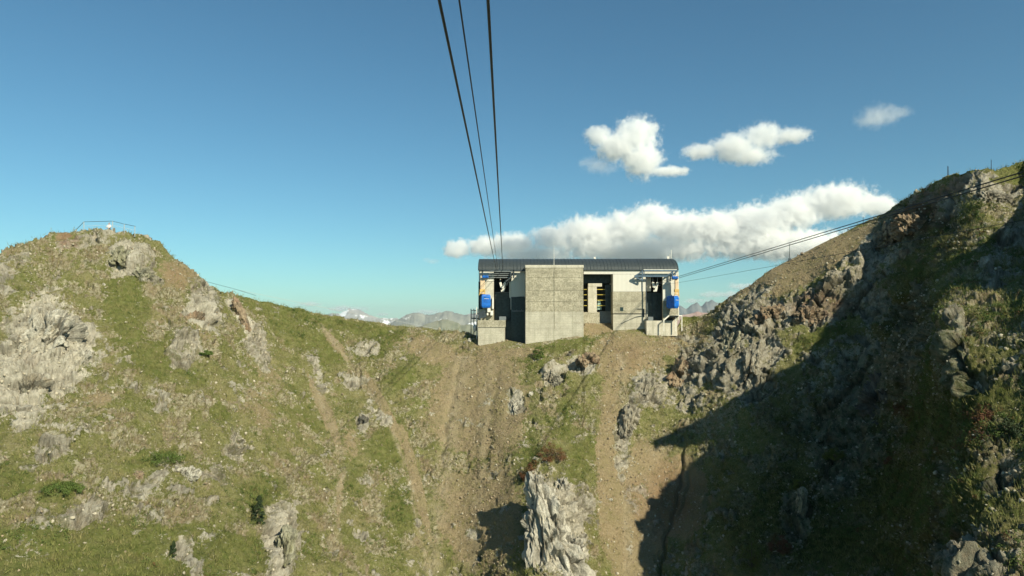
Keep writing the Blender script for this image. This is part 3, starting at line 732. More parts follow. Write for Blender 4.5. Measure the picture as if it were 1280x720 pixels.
# ---- rescue cradles hanging at both ends
def cradle(cx_, y, mast_px, box, cap, label, group, corner):
    # box = px of left edge, front corner, right edge, then top and bottom; the box stands askew to the wall
    c = empty('rescue_cradle', at(cx_, box[4], y + .5), label, 'rescue cradle', group)
    f = at(box[1], box[4], y); l = at(box[0], box[4], y + corner[0]); r_ = at(box[2], box[4], y + corner[1])
    bk = l + r_ - f; Z0 = at(box[1], box[4], y).z; Z1 = at(box[1], box[3], y).z
    b = MB(); q = [f, r_, bk, l]
    cen = (f + bk) / 2
    for (zz, sc) in ((Z0, .82), (Z0 + .3, 1), (Z1 - .3, 1), (Z1, .86)):
        b.v += [(cen.x + (p.x - cen.x) * sc, cen.y + (p.y - cen.y) * sc, zz) for p in q]
    for k in range(3):
        for i in range(4): b.f.append((k * 4 + i, k * 4 + (i + 1) % 4, k * 4 + 4 + (i + 1) % 4, k * 4 + 4 + i))
    b.f += [(3, 2, 1, 0), (12, 13, 14, 15)]
    bo = b.build('cradle_box', M['blue'], c, .05)
    e = f + Vector((0, -.03, 0)); e2 = r_ + Vector((.02, -.03, 0))
    s_ = MB(); s_.bar((e.x + (e2.x - e.x) * .25, e.y + (e2.y - e.y) * .25, Z1 - .62), (e.x + (e2.x - e.x) * .8, e.y + (e2.y - e.y) * .8, Z1 - .66), .05, .05); s_.build('lashing_strap', M['white'], bo)
    a0 = at(mast_px[0], mast_px[2], y + .7); a1 = at(mast_px[1], mast_px[3], y + .7); zlow = a1.z
    mm = MB(); mm.box(a0.x, a1.x, y + .45, y + 1.0, zlow - .5, a0.z); mm.build('hanger_mast', M['paleorange'], c, .05)
    k = MB(); k.box(a0.x - .06, a1.x + .06, y + .40, y + 1.05, zlow - .1, zlow + .28)
    k.bar((a0.x + .05, y + .5, zlow), (a0.x - .15, y + .5, Z1 - .1), .13); k.bar((a1.x - .05, y + .5, zlow), (a1.x + .05, y + .5, Z1 - .1), .13)
    k.bar((a0.x - .1, y + .42, zlow - .35), (a1.x + .05, y + .42, Z1 + .1), .1)
    k.build('suspension_fork', M['orange'], c)
    for xx in (a0.x + .08, a1.x - .08): MB().bar((xx, y + .7, a0.z), (xx, y + .7, a0.z + .55), .12).build('hanger_rod', M['paleorange'], c)
    q0 = at(cap[0], cap[2], y); q1 = at(cap[1], cap[3], y)
    h_ = MB(); h_.box(q0.x, q1.x, y + .2, y + 1.1, q1.z, q0.z); h_.build('blue_hood', M['blue'], c, .12)
    return c
cradle(606, 103.7, (600.4, 606.0, 351, 364), (600.6, 602.2, 613.4, 368, 384.6), (602.6, 610.5, 344.2, 347.4), 'blue rescue cradle on a faded orange mast at the left end of the station', 'rescue cradles at the station docks', (.9, .25))
cradle(843, 103.1, (843.4, 847.9, 348.6, 364), (832.8, 843.2, 848.9, 369.6, 385.4), (841.2, 848.4, 345.2, 348.8), 'blue rescue cradle under the steel jib at the right end of the station', 'rescue cradles at the station docks', (1.5, .5))

# pale bundle on the left stair
m = MB(); p = at(593.7, 409.5, 104.0)
b0 = bmesh.new(); bmesh.ops.create_icosphere(b0, subdivisions=3, radius=1)
for v in b0.verts:
    q = v.co.copy(); nn = 1 + .16 * math.sin(q.x * 5 + q.z * 3) * math.cos(q.y * 4)
    v.co = Vector((q.x * .30 * nn, q.y * .28, q.z * .62 * nn * (1 - .2 * (q.z > .3))))
me = bpy.data.meshes.new('covered_bundle'); b0.to_mesh(me); b0.free(); shade(me)
o = link('covered_bundle', me, plain('pale_canvas', (.62, .58, .55), .15)); o.location = p
tag(o, 'pale canvas bundle standing by the dark stair left of the station', 'bundle')

# ------------------------------------------------------------------ ropes of the two lanes
def rope(pts, rad, name, label, group, mat='rope', cat='rope'):
    m = MB(); m.tube(pts, rad, 8); o = m.build(name, M[mat], None, smooth=True)
    return tag(o, label, cat, group)
def line(a, b, back=-34., sag=0.):
    """from dock point a through b and on over the viewer to y = back"""
    a = Vector(a); b = Vector(b); d = (a - b) / (a.y - b.y)
    out = []
    for k in range(61):
        y = a.y + (back - a.y) * k / 60
        t = (a.y - y) / (a.y - back)
        out.append(a + d * (y - a.y) - Vector((0, 0, sag * 4 * t * (1 - t))))
    return out
dA = at(621.0, 345, 106.5)
rope(line(at(620.4, 338, 106), at(549, 0, 13)), .033, 'track_rope', 'thick steel rope, leftmost of the three that run overhead to the left dock', 'ropes over the left lane')
rope(line(at(622.6, 338, 106.2), at(574, 0, 13)), .019, 'haul_rope', 'thin steel rope between the two thick ones over the left lane', 'ropes over the left lane')
rope(line(at(628.6, 338, 106.2), at(610, 0, 13)), .033, 'track_rope', 'thick steel rope, rightmost of the three running overhead', 'ropes over the left lane')
rope(line(at(822, 353.5, 105.6), at(1280, 214.5, 31.5), sag=-.0), .030, 'track_rope', 'upper steel rope of the pair climbing right from the right dock', 'ropes over the right lane')
rope(line(at(823, 355, 105.6), at(1280, 219.5, 31.0), sag=-.0), .030, 'track_rope', 'lower steel rope of the pair climbing right from the right dock', 'ropes over the right lane')
rope(line(at(820, 358, 105.8), at(1280, 268, 31.0), sag=.25), .014, 'haul_rope', 'thin slack rope below the pair on the right lane', 'ropes over the right lane')
# ------------------------------------------------------------------ looking up places on the mountainside
KX = PXX.reshape(NC, NR); KY = PYY.reshape(NC, NR)
pos2g = pos2.reshape(NC, NR, 3)
def place(px, py):
    i = int(np.argmin(np.abs(colx - px))); j = NB + int(np.argmin(np.abs(PY[i] - py)))
    return Vector(pos2g[i, j]), Vector(nor.reshape(NC, NR, 3)[i, j])
def behind(px, d):
    """ground point d metres behind the skyline"""
    i = int(np.argmin(np.abs(colx - px)))
    ys = pos2g[i, :NB + 1, 1]; target = c0[i, 1] + d
    j = int(np.argmin(np.abs(ys - target)))
    return Vector(pos2g[i, j])

# ------------------------------------------------------------------ rock outcrops and boulders
def rock_mat(name, light, dark, rust, moss=.5):
    t = NT(name)
    n1 = t.noise(.6, 6, .65); n2 = t.noise(2.6, 6, .7); ck = t.attr('crack')
    s2 = t.noise(1.6, 6, .7, t.mapping((1.7, .8, .4), (0, R(28), 0)), .5)
    b = t.mix(t.rng(s2, .35, .66), dark, light); b = t.mix(t.rng(n1, .48, .66, 0, .75), b, rust)
    b = t.mix(t.rng(n2, .56, .68, 0, moss), b, (.10, .11, .035)); b = t.mix(t.rng(ck, .4, .95, 0, .65), b, (.07, .065, .05))
    t.color(b); n9 = t.noise(8, 5, .75); b = t.mix(t.rng(n9, .5, .62, 0, .45), b, (.12, .105, .075)); t.color(b); t.bump(t.math('ADD', t.math('ADD', n2, t.math('MULTIPLY', n9, .5)), t.math('MULTIPLY', s2, 1.)), 1., .3); t.rough(.92); return t.m
RM = {'pale': rock_mat('pale_rock', (.70, .665, .56), (.46, .43, .35), (.55, .49, .37), .3), 'grey': rock_mat('grey_rock', (.48, .45, .36), (.22, .205, .16), (.34, .28, .19)), 'tan': rock_mat('tan_rock', (.50, .39, .26), (.24, .175, .11), (.33, .19, .115), .35),
      'dark': rock_mat('dark_rock', (.22, .21, .18), (.09, .09, .075), (.16, .12, .08), .7), 'lichen': rock_mat('lichen_rock', (.52, .50, .37), (.25, .24, .165), (.24, .23, .11), .8)}
def outcrop(px, py, wpx, hpx, tilt, mat, label, name='rock_outcrop', cat='outcrop', group=None, dep=.8, sink=.25, sub=5, sharp=1., grow=0., taper=0.):
    c, n = place(px, py)
    D = c.y; k = D / FPX
    rx, rz = wpx * k / 2, hpx * k / 2; ry = (rx + rz) / 2 * dep
    b = bmesh.new(); bmesh.ops.create_icosphere(b, subdivisions=sub, radius=1)
    v = np.array([q.co[:] for q in b.verts]); f = np.array([[q.index for q in fc.verts] for fc in b.faces]); b.free()
    u = np.sign(v) * np.abs(v) ** .8
    a = R(tilt); S = np.array([rx, ry, rz])
    loc = u * S
    tp = 1 - taper * np.clip(u[:, 2] * .5 + .5, 0, 1)
    loc[:, 0] *= tp; loc[:, 1] *= .5 + .5 * tp
    w_ = loc + np.array([px * 3.1, 0, py * 1.7])
    sc = 1. / max(.35, min((rx + rz) * .36, 2.6))
    st2 = np.stack([w_[:, 0] * 1.3, w_[:, 1] * .9, w_[:, 2] * .55], 1)
    v1, e1 = worley(st2 * sc, 5); v2, e2 = worley(st2 * sc * 2.6, 9); v3, e3 = worley(st2 * sc * 6, 21)
    m_ = min(rx, rz, 2.6)
    dsp = sharp * (v1 * .50 + v2 * .30 + v3 * .13 - .16 * np.exp(-e1 * 8) - .08 * np.exp(-e2 * 8)) * m_ + (ridged(w_ * sc * .5, 2) - .8) * .22 * m_
    nn = v / np.linalg.norm(v, axis=1)[:, None]
    loc = loc + nn * dsp[:, None]
    x, z = loc[:, 0].copy(), loc[:, 2].copy()
    loc[:, 0] = x * math.cos(a) + z * math.sin(a); loc[:, 2] = -x * math.sin(a) + z * math.cos(a)
    # lean back with the slope
    lean = R(22); y, z = loc[:, 1].copy(), loc[:, 2].copy()
    loc[:, 1] = y * math.cos(lean) + z * math.sin(lean); loc[:, 2] = -y * math.sin(lean) + z * math.cos(lean)
    me = raw_mesh(name, loc, f); shade(me, True)
    attr(me, 'crack', np.clip(np.exp(-e1 * 9) * .6 + np.exp(-e2 * 7) * .6 + np.exp(-e3 * 7) * .3, 0, 1))
    me.set_sharp_from_angle(angle=R(42))
    o = link(name, me, RM[mat]); o.location = c - n * (ry * sink) + Vector((0, 0, grow))
    return tag(o, label, cat, group)
OUT = [
 (716, 700, 30, 60, 20, 'pale', 'pale rock slab right beside the tall fin at the bottom', .9, .25),
 (702, 606, 16, 26, 10, 'pale', 'small pale crag just right of the tip of the tall fin', .9, .25),
 (733, 455, 28, 17, -12, 'tan', 'cream jagged outcrop below the station tower with pointed top', .8, .3),
 (690, 473, 20, 18, 20, 'grey', 'grey split outcrop on the turf left of the cream outcrop', .6, .35),
 (644, 505, 18, 26, 10, 'pale', 'white broken rock cluster at the edge of the brown scree', .8, .3),
 (461, 436, 24, 13, -5, 'grey', 'low grey lichen outcrop near the skyline on the left ridge', .6, .4),
 (455, 528, 15, 25, 10, 'dark', 'dark grey upright crag beside the long dirt track', .7, .35),
 (785, 528, 17, 50, 14, 'grey', 'narrow grey rib at the left side of the brown gully', .8, .35),
 (806, 485, 16, 40, 28, 'grey', 'slanting dark rock rib above the narrow grey one', .7, .35),
 (853, 470, 34, 40, 10, 'tan', 'brown craggy knoll right of the slanting rib', .6, .4),
 (905, 430, 32, 60, 24, 'lichen', 'pale lichen covered crag lit at the edge of the big shadow', .8, .35),
 (935, 455, 26, 66, 18, 'grey', 'long grey buttress beside the lichen covered crag', .7, .4),
 (965, 392, 44, 28, -12, 'tan', 'brown blocky ledge under the upper scree slope', .7, .35),
 (1012, 392, 40, 22, -8, 'tan', 'reddish blocky ledge right of the brown one under the scree', .7, .35),
 (925, 398, 34, 30, -20, 'grey', 'grey bouldery knob at the left end of the ledges', .7, .35),
 (1136, 288, 28, 24, -20, 'tan', 'large smooth tan boulder face high on the right mountain', 1.5, -.15),
 (1105, 292, 24, 26, 14, 'tan', 'tan split crag just left of the smooth tan face', 1.3, .0),
 (1122, 322, 16, 26, 10, 'tan', 'upright tan block below the smooth tan face', 1.3, .0),
 (1165, 266, 22, 16, -30, 'tan', 'rusty crag below the summit of the right mountain', .7, .4),
 (1095, 498, 60, 60, -35, 'dark', 'broad dark cliff face deep in the shade of the right mountain', .5, .6),
 (1136, 440, 16, 40, 18, 'grey', 'leaning grey buttress at the sunlit edge of the dark cliff', .5, .75),
 (1214, 398, 16, 15, 0, 'grey', 'grey knob on the green right shoulder', .6, .7),
 (1217, 474, 12, 16, 0, 'pale', 'pale upright boulder in the green slope near the right edge', .7, .5),
 (1002, 636, 12, 44, 16, 'lichen', 'thin lit rock blade in the shade near the bottom', .8, .2),
 (1044, 602, 15, 50, 22, 'lichen', 'larger lit rock blade right of the thin one in the shade', .8, .2),
 (1205, 702, 30, 34, 20, 'grey', 'grey crag at the bottom edge below the right shoulder', .7, .35),
 (55, 425, 60, 74, 24, 'pale', 'big pale cliff on the left mountain, tallest rock there', .5, .55),
 (98, 448, 32, 44, 20, 'pale', 'pale buttress leaning on the right side of the big left cliff', .55, .5),
 (28, 480, 50, 50, 0, 'grey', 'grey rock apron below the big left cliff', .5, .6),
 (150, 322, 28, 30, -14, 'lichen', 'pale crag under the lookout railing on the left summit', .6, .45),
 (180, 346, 26, 16, 20, 'lichen', 'small pale ledge right below the summit crag', .6, .45),
 (246, 395, 30, 30, 32, 'tan', 'brownish folded crag on the right flank of the left mountain', .6, .5),
 (300, 396, 10, 52, -28, 'tan', 'thin slanting pink rock spine left of the green ridge', .8, .3),
 (352, 690, 24, 60, 6, 'lichen', 'tall pale broken rib at the bottom left of the valley', .7, .35),
 (228, 594, 34, 16, 0, 'pale', 'low pale rock band in the middle of the left slope', .6, .4),
 (170, 612, 30, 14, 10, 'lichen', 'short lichen ledge left of the low pale band', .6, .4),
 (1244, 246, 44, 16, 6, 'grey', 'shaded grey crags along the summit of the right mountain', .6, .45),
]
outcrop(690, 684, 110, 186, -12, 'pale', 'tall pale rock fin rising from the bottom edge of the middle gully', dep=.42, sink=.25, sub=6, sharp=.95, taper=.80)
for (px, py, w_, h_, ti, mt, lb, dp, sk_) in OUT:
    outcrop(px, py, w_, h_, ti, mt, lb, dep=dp, sink=sk_, sub=6 if w_ * h_ > 1500 else 5)
for (px, py, w_, h_, mt, lb) in [
 (588, 426, 5.5, 5.5, 'pale', 'white boulder nearest the left foot of the station'), (581, 428, 4.5, 3.6, 'pale', 'smaller white boulder left of the one at the station foot'),
 (713, 443, 8, 4.5, 'dark', 'dark flat boulder on the turf below the station tower'), (1245, 475, 7, 4, 'grey', 'small flat grey boulder on the green slope near the right edge'),
 (717, 700, 9, 4, 'pale', 'pale flat slab on the ground right of the tall fin'), (836, 434, 5, 3, 'tan', 'tan boulder on the brown ground right of the station'),
 (1204, 344, 4, 3, 'pale', 'small white boulder on the sunlit right shoulder'), (130, 355, 5, 5, 'pale', 'lone pale boulder at the top of the grass strip on the left mountain'),
 (172, 596, 12, 11, 'tan', 'round brown boulder in the rocky band of the left slope'), (664, 494, 6, 7, 'pale', 'small white block beside the broken rock cluster'),
 (1003, 290, 4, 3, 'tan', 'tan stone high on the upper scree'), (764, 625, 6, 4, 'pale', 'pale stone lying in the grassy middle of the gully')]:
    outcrop(px, py, w_, h_, 0, mt, lb, 'boulder', 'boulder', None, .9, .0, 3, .7)

# ------------------------------------------------------------------ plants
def leaf_mat(name, a, b, c=None):
    t = NT(name); n = t.noise(2.2, 4, .7)
    k = t.mix(t.rng(n, .35, .65), a, b)
    if c: k = t.mix(t.rng(t.noise(.9, 3), .5, .65, 0, .8), k, c)
    t.color(k).rough(.7); return t.m
LM = {'green': leaf_mat('juniper_leaves', (.050, .085, .016), (.11, .15, .034)), 'red': leaf_mat('russet_leaves', (.11, .045, .022), (.17, .08, .035), (.07, .075, .02)),
      'olive': leaf_mat('olive_leaves', (.07, .085, .015), (.14, .15, .03)), 'dark': leaf_mat('spruce_needles', (.018, .032, .014), (.045, .065, .022)),
      'blade': leaf_mat('grass_blades', (.115, .135, .030), (.22, .215, .07), (.30, .25, .12)), 'bark': plain('bark', (.10, .075, .05))}
def leaves(centres, normals, n_each, spread, size, seed=1):
    """many small leaf faces in tufts"""
    r = np.random.default_rng(seed)
    C = np.repeat(centres, n_each, 0); Nn = np.repeat(normals, n_each, 0)
    Sp = np.repeat(np.broadcast_to(spread, (len(centres),)), n_each)[:, None]; Sz = np.repeat(np.broadcast_to(size, (len(centres),)), n_each)[:, None]
    d = r.normal(size=C.shape); d /= np.linalg.norm(d, axis=1)[:, None]
    d *= r.random((len(C), 1)) ** .4
    flip = (d * Nn).sum(1) < -.1; d[flip] *= -1
    p = C + d * Sp
    a = r.normal(size=C.shape); a /= np.linalg.norm(a, axis=1)[:, None]
    b = np.cross(a, d + .01); b /= np.linalg.norm(b, axis=1)[:, None] + 1e-9
    v = np.stack([p - a * Sz, p + b * Sz * .55, p + a * Sz, p - b * Sz * .55], 1).reshape(-1, 3)
    f = np.arange(len(v)).reshape(-1, 4)
    return v, f
def shrub(px, py, wpx, hpx, mat, label, name='mountain_shrub', cat='shrub', cone=False, group=None):
    c, n = place(px, py); k = c.y / FPX; w_, h_ = wpx * k, hpx * k
    r = random.Random(int(px)); cs = []; 
    root = empty(name, c, label, cat, group)
    for i in range(46 if not cone else 60):
        if cone:
            t = r.random(); rad = w_ / 2 * (1 - t) ** .8; a = r.random() * 6.28; q = rad * r.random() ** .5
            cs.append((c.x + q * math.cos(a), c.y + q * math.sin(a), c.z + h_ * (.03 + .95 * t)))
        else:
            a = r.random() * 6.28; q = r.random() ** .6; hh = r.random()
            cs.append((c.x + q * w_ / 2 * math.cos(a), c.y + q * w_ * .4 * math.sin(a), c.z + h_ * (1 - q * q * .7) * hh))
    v, f = leaves(np.array(cs), np.tile([0, -.3, 1.], (len(cs), 1)), 70, w_ * .12, .055, int(px))
    o = raw_mesh('foliage', v, f); link('foliage', o, LM[mat], root)
    m = MB(); m.tube([c - Vector((0, 0, .2)), c + Vector((0, 0, h_ * .75))], [.07, .02], 6)
    if not cone:
        for i in range(4):
            a = i * 1.6; m.tube([c, c + Vector((math.cos(a) * w_ * .35, math.sin(a) * w_ * .3, h_ * .6))], [.04, .015], 5)
    m.build('trunk' if cone else 'stem', LM['bark'], root)
shrub(324, 655, 20, 34, 'dark', 'dark green bushy dwarf spruce, largest conifer on the lower left slope', 'dwarf_spruce', 'conifer', True)
shrub(217, 694, 9, 18, 'dark', 'small dark dwarf spruce low on the left slope near the bottom', 'dwarf_spruce', 'conifer', True)
shrub(661, 600, 24, 20, 'red', 'russet brown shrub just left of the tip of the tall fin')
shrub(690, 574, 34, 20, 'red', 'larger russet and green shrub mound above the tall fin')
shrub(668, 582, 12, 8, 'red', 'small russet shrub between the two bigger ones above the fin')
shrub(940, 712, 40, 44, 'olive', 'yellow green sunlit bush in the deep shade at the bottom')
shrub(975, 690, 26, 22, 'red', 'russet bush right behind the yellow green one at the bottom')
shrub(1135, 512, 30, 12, 'red', 'russet shrub on the edge of the shaded hollow of the right mountain')
shrub(1232, 522, 30, 9, 'red', 'red brown low shrub on the right shoulder near the right edge')
shrub(1110, 578, 14, 12, 'red', 'small russet shrub in the shaded hollow below the right shoulder')
shrub(1262, 545, 26, 24, 'dark', 'dark dense shrub at the right edge below the red brown one')
shrub(997, 610, 20, 14, 'olive', 'olive shrub on top of the thin rock blade')
shrub(1042, 572, 26, 14, 'olive', 'olive shrub on top of the larger rock blade')
shrub(672, 448, 14, 18, 'green', 'dark green shrub on the turf below the left corner of the tower')
shrub(258, 444, 16, 5, 'green', 'green shrub on the right flank of the left mountain')
shrub(80, 614, 46, 7, 'green', 'wide green shrub mat on the lower left slope')
shrub(200, 576, 54, 9, 'green', 'green shrub hump in the middle of the left slope')

# ground cover and loose stones: nobody could count them
vis = ((PXX > -60) & (PXX < 1340) & (PYY < 760)).reshape(NC, NR)
vis[:, :NB] = False
area = (np.linalg.norm(np.cross(du, dv), axis=-1) * vis).ravel()
def pick(weight, n, seed):
    r = np.random.default_rng(seed); p = area * weight; p = p / p.sum()
    i = r.choice(len(p), n, p=p)
    j = pos2[i] + r.normal(size=(n, 3)) * .05
    return j, nor[i], i
patch = sstep(.0, .45, fbm(pos * .22, 3, .6, 33.))
notrock = (1 - rock) ** 2
# low juniper and bilberry mats
rightside = sstep(1000, 1120, PXX)
wgt = notrock * (1 - dirt) * (lush * .4 + .06 + rightside * .9) * patch * (1 - yard)
wgt[(PXX > 120) & (PXX < 230) & (PYY < 480)] *= .05
c_, n_, i_ = pick(wgt, 7000, 21)
v, f = leaves(c_ + n_ * .05, n_, 22, RNG.uniform(.16, .42, len(c_)), .050, 5)
tag(link('juniper_mats', raw_mesh('juniper_mats', v, f), LM['green']), 'low dark green juniper and bilberry cover on the slopes', 'ground cover', None, 'stuff')
c_, n_, i_ = pick(wgt * sstep(.1, .3, patch) * (.15 + rightside) * (red + .05), 500, 22)
v, f = leaves(c_ + n_ * .05, n_, 26, RNG.uniform(.2, .42, len(c_)), .05, 6)
tag(link('russet_bilberry', raw_mesh('russet_bilberry', v, f), LM['red']), 'russet bilberry patches among the green cover', 'ground cover', None, 'stuff')
# grass
wgt = notrock * (1 - dirt * .8) * (1 - yard)
c_, n_, i_ = pick(wgt, 30000, 23)
r = np.random.default_rng(24); ne = 7
C = np.repeat(c_, ne, 0); Nn = np.repeat(n_, ne, 0)
root = C + r.normal(size=C.shape) * .16 * np.array([1, 1, .6]); L_ = r.uniform(.14, .36, (len(C), 1))
tip = root + (Nn * .55 + np.array([0, 0, .6]) + r.normal(size=C.shape) * .4) * L_
sd = r.normal(size=C.shape); sd /= np.linalg.norm(sd, axis=1)[:, None]
v = np.stack([root - sd * .022, root + sd * .022, tip], 1).reshape(-1, 3)
tag(link('mountain_grass', raw_mesh('mountain_grass', v, np.arange(len(v)).reshape(-1, 3)), LM['blade']), 'short dry and green mountain grass', 'grass', None, 'stuff')
# stones
ico = bmesh.new(); bmesh.ops.create_icosphere(ico, subdivisions=1, radius=1)
iv = np.array([q.co[:] for q in ico.verts]); iF = np.array([[q.index for q in fc.verts] for fc in ico.faces]); ico.free()
def stones(name, wgt, n, lo, hi, mat, label, seed):
    c_, n_, i_ = pick(wgt, n, seed); r = np.random.default_rng(seed + 1)
    s = lo * (hi / lo) ** (r.random(n) ** 2.8)
    A = r.normal(size=(n, 3, 3)); Q, _ = np.linalg.qr(A)
    sh = iv[None] * (1 + r.uniform(-.3, .3, (n, 12, 1))) * r.uniform(.3, 1., (n, 1, 3))
    V = np.einsum('nij,nkj->nki', Q, sh) * s[:, None, None] + (c_ + n_ * (s * .2)[:, None])[:, None]
    F = iF[None] + (np.arange(n) * 12)[:, None, None]
    tag(link(name, raw_mesh(name, V.reshape(-1, 3), F.reshape(-1, 3)), mat), label, 'stones', None, 'stuff')
sm = NT('loose_stone'); sm.color(sm.mix(sm.rng(sm.noise(.8, 5, .7), .35, .65), (.25, .22, .155), (.52, .47, .36))); sm.rough(.9)
sm2 = NT('brown_stone'); sm2.color(sm2.mix(sm2.rng(sm2.noise(1.1, 5, .7), .35, .65), (.19, .145, .095), (.37, .30, .20))); sm2.rough(.9)
stones('loose_stones', (.25 + dirt * .3 + rub * .6 + sstep(.0, .5, mR)) * (1 - yard * .2) * (1 - sstep(.5, 1, lush) * .8), 26000, .03, .22, sm.m, 'loose pale stones scattered over the slopes', 31)
stones('scree_stones', (.05 + dirt + rub * .4 + yard * .8), 26000, .03, .17, sm2.m, 'brown scree stones on the bare ground', 41)

# ------------------------------------------------------------------ lookout on the left summit
M['galv'] = plain('galvanised_steel', (.34, .40, .42), .1, .5)
rl = empty('lookout_railing', place(135, 288)[0], 'thin metal railing around the lookout on the left summit', 'railing')
def rail_pt(px, py): 
    return at(px, py, 87.2)
tops = [(92, 290.5), (104.8, 277.3), (140.5, 276.4), (155.3, 280), (169.5, 283)]
for a, b in zip(tops[:-1], tops[1:]):
    m = MB(); m.tube([rail_pt(*a), rail_pt(*b)], .03, 6); m.build('top_rail', M['steel'], rl)
for px, pt, pbm in ((104.8, 277, 292), (140.8, 276.2, 290), (155.3, 279.8, 293), (168.5, 282.8, 296)):
    m = MB(); m.tube([rail_pt(px, pt), rail_pt(px, pbm)], .05, 6); m.build('post', M['galv'], rl)
for a, b in zip(tops[1:-1], tops[2:]):
    m = MB(); m.tube([rail_pt(a[0], a[1] + 5), rail_pt(b[0], b[1] + 5)], .014, 5); m.build('wire', M['palerope'], rl)
# visitor behind the railing
def skin_person(foot, name, label):
    root = empty(name, foot, label, 'person')
    sk_m = plain('skin', (.55, .33, .24), .05, .6); sh_m = plain('white_shirt', (.78, .76, .72), .05, .8); tr_m = plain('dark_trousers', (.05, .055, .07), .1, .8); hr_m = plain('dark_hair', (.03, .022, .016), .2, .7)
    def sk(nm, verts, edges, radii, mat, rootv=0, sub=2):
        me = bpy.data.meshes.new(nm); me.from_pydata([tuple(Vector(v)) for v in verts], edges, []); me.update()
        o = bpy.data.objects.new(nm, me); col.objects.link(o)
        o.modifiers.new('skin', 'SKIN'); 
        if not me.skin_vertices: 
            pass
        sv = me.skin_vertices[0].data if me.skin_vertices else None
        if sv is None:
            bpy.context.view_layer.objects.active = o
            bpy.ops.object.modifier_remove(modifier='skin'); bpy.ops.object.modifier_add(type='SKIN'); sv = me.skin_vertices[0].data
        for i, rr in enumerate(radii): sv[i].radius = rr if isinstance(rr, tuple) else (rr, rr); sv[i].use_root = (i == rootv)
        s = o.modifiers.new('sub', 'SUBSURF'); s.levels = sub; s.render_levels = sub
        dg = bpy.context.evaluated_depsgraph_get(); dg.update()
        e = bpy.data.meshes.new_from_object(o.evaluated_get(dg)); bpy.data.objects.remove(o)
        e.name = nm; e.materials.clear(); e.materials.append(mat); shade(e)
        q = bpy.data.objects.new(nm, e); col.objects.link(q); q.parent = root
        return q
    # faces the camera (-y), forearms resting on the rail in front
    V = [(0, 0, .92), (0, 0, 1.08), (0, 0, 1.28), (0, 0, 1.42), (0, -.01, 1.50), (0, -.02, 1.56), (0, -.025, 1.63), (0, -.02, 1.70),
         (-.18, 0, 1.37), (-.25, -.06, 1.12), (-.20, -.28, 1.07), (-.17, -.36, 1.07),
         (.18, 0, 1.37), (.25, -.06, 1.12), (.20, -.28, 1.07), (.17, -.36, 1.07),
         (-.10, 0, .86), (-.11, -.02, .48), (-.12, .02, .08), (-.12, -.12, .04),
         (.10, 0, .86), (.11, -.02, .48), (.12, .02, .08), (.12, -.12, .04)]
    E = [(0, 1), (1, 2), (2, 3), (3, 4), (4, 5), (5, 6), (6, 7), (3, 8), (8, 9), (9, 10), (10, 11), (3, 12), (12, 13), (13, 14), (14, 15), (0, 16), (16, 17), (17, 18), (18, 19), (0, 20), (20, 21), (21, 22), (22, 23)]
    Rr = [(.14, .10), (.125, .09), (.15, .10), (.11, .08), .052, .06, .078, .062, .062, .045, .036, .03, .062, .045, .036, .03, .085, .058, .042, .035, .085, .058, .042, .035]
    b = sk('body', V, E, Rr, sk_m)
    for s in (-1, 1):                                     # fingers closed over the rail
        for k in range(5):
            x = s * .17 + (k - 2) * .020
            b_pts = [(x, -.385, 1.085), (x, -.425, 1.075), (x, -.435, 1.04)] if k != (4 if s < 0 else 0) else [(x, -.36, 1.08), (x + s * -.02, -.385, 1.06), (x + s * -.02, -.39, 1.04)]
            f = MB().tube(b_pts, [.010, .009, .007], 6).build('finger', sk_m); f.parent = b; f.location = (0, 0, 0)
    T_ = [v for v in V[:4]] + [V[8], (-.245, -.05, 1.16), V[12], (.245, -.05, 1.16)]
    sk('shirt', T_, [(0, 1), (1, 2), (2, 3), (3, 4), (4, 5), (3, 6), (6, 7)], [(.165, .12), (.15, .11), (.17, .12), (.115, .09), .078, .062, .078, .062], sh_m)
    Tr = [V[0], V[16], V[17], V[18], V[20], V[21], V[22]]
    sk('trousers', Tr, [(0, 1), (1, 2), (2, 3), (0, 4), (4, 5), (5, 6)], [(.16, .118), .10, .075, .062, .10, .075, .062], tr_m)
    sk('hair', [(0, .03, 1.60), (0, .02, 1.67), (0, -.01, 1.725)], [(0, 1), (1, 2)], [.072, .084, .062], hr_m)
    return root
g0 = behind(136.5, 1.0); pt = at(136.5, 277.9, 87.2 + .42)
prs = skin_person(Vector((pt.x, 87.2 + .42, pt.z - 1.76)), 'person', 'person in a white shirt leaning on the lookout railing of the left summit')

# thin poles on the skyline of the right mountain
for (px, pt_, pb_, D, lb, tw) in ((1184.5, 207.5, 222, 88.5, 'thin twin pole on the skyline left of the right summit', 1), (1239, 199.5, 216, 84, 'thin rusty pole on the right summit, tallest of the skyline poles', 0),
                                (1079, 271, 284, 98.4, 'thin pole on the skyline where the rope pair crosses it', 0), (987, 304.5, 324, 101.3, 'thin pole low on the right skyline above the scree', 0)):
    p0 = at(px, pb_, D); m = MB()
    m.tube([at(px, pb_, D), at(px, pt_, D)], [.045, .03], 6)
    if tw: m.tube([at(px + 1.6, pb_, D), at(px + 1.0, pt_ + .4, D)], [.035, .02], 6)
    m.box(p0.x - .14, p0.x + .14, D - .14, D + .14, p0.z - .2, p0.z + .12)
    tag(m.build('marker_pole', M['steel']), lb, 'pole', 'poles along the right skyline')
rope([at(238, 347, 96), at(262, 353, 100), at(296, 362, 107), at(320, 369.5, 110)], .022, 'safety_cable', 'dark thin cable above the start of the green ridge', None, 'rope', 'cable')
pr = [at(300, 363.0, 112)] + [at(px, np.interp(px, [300, 400, 450, 500, 560], [363, 383.5, 393, 402, 414]) , 112) for px in range(320, 570, 20)]
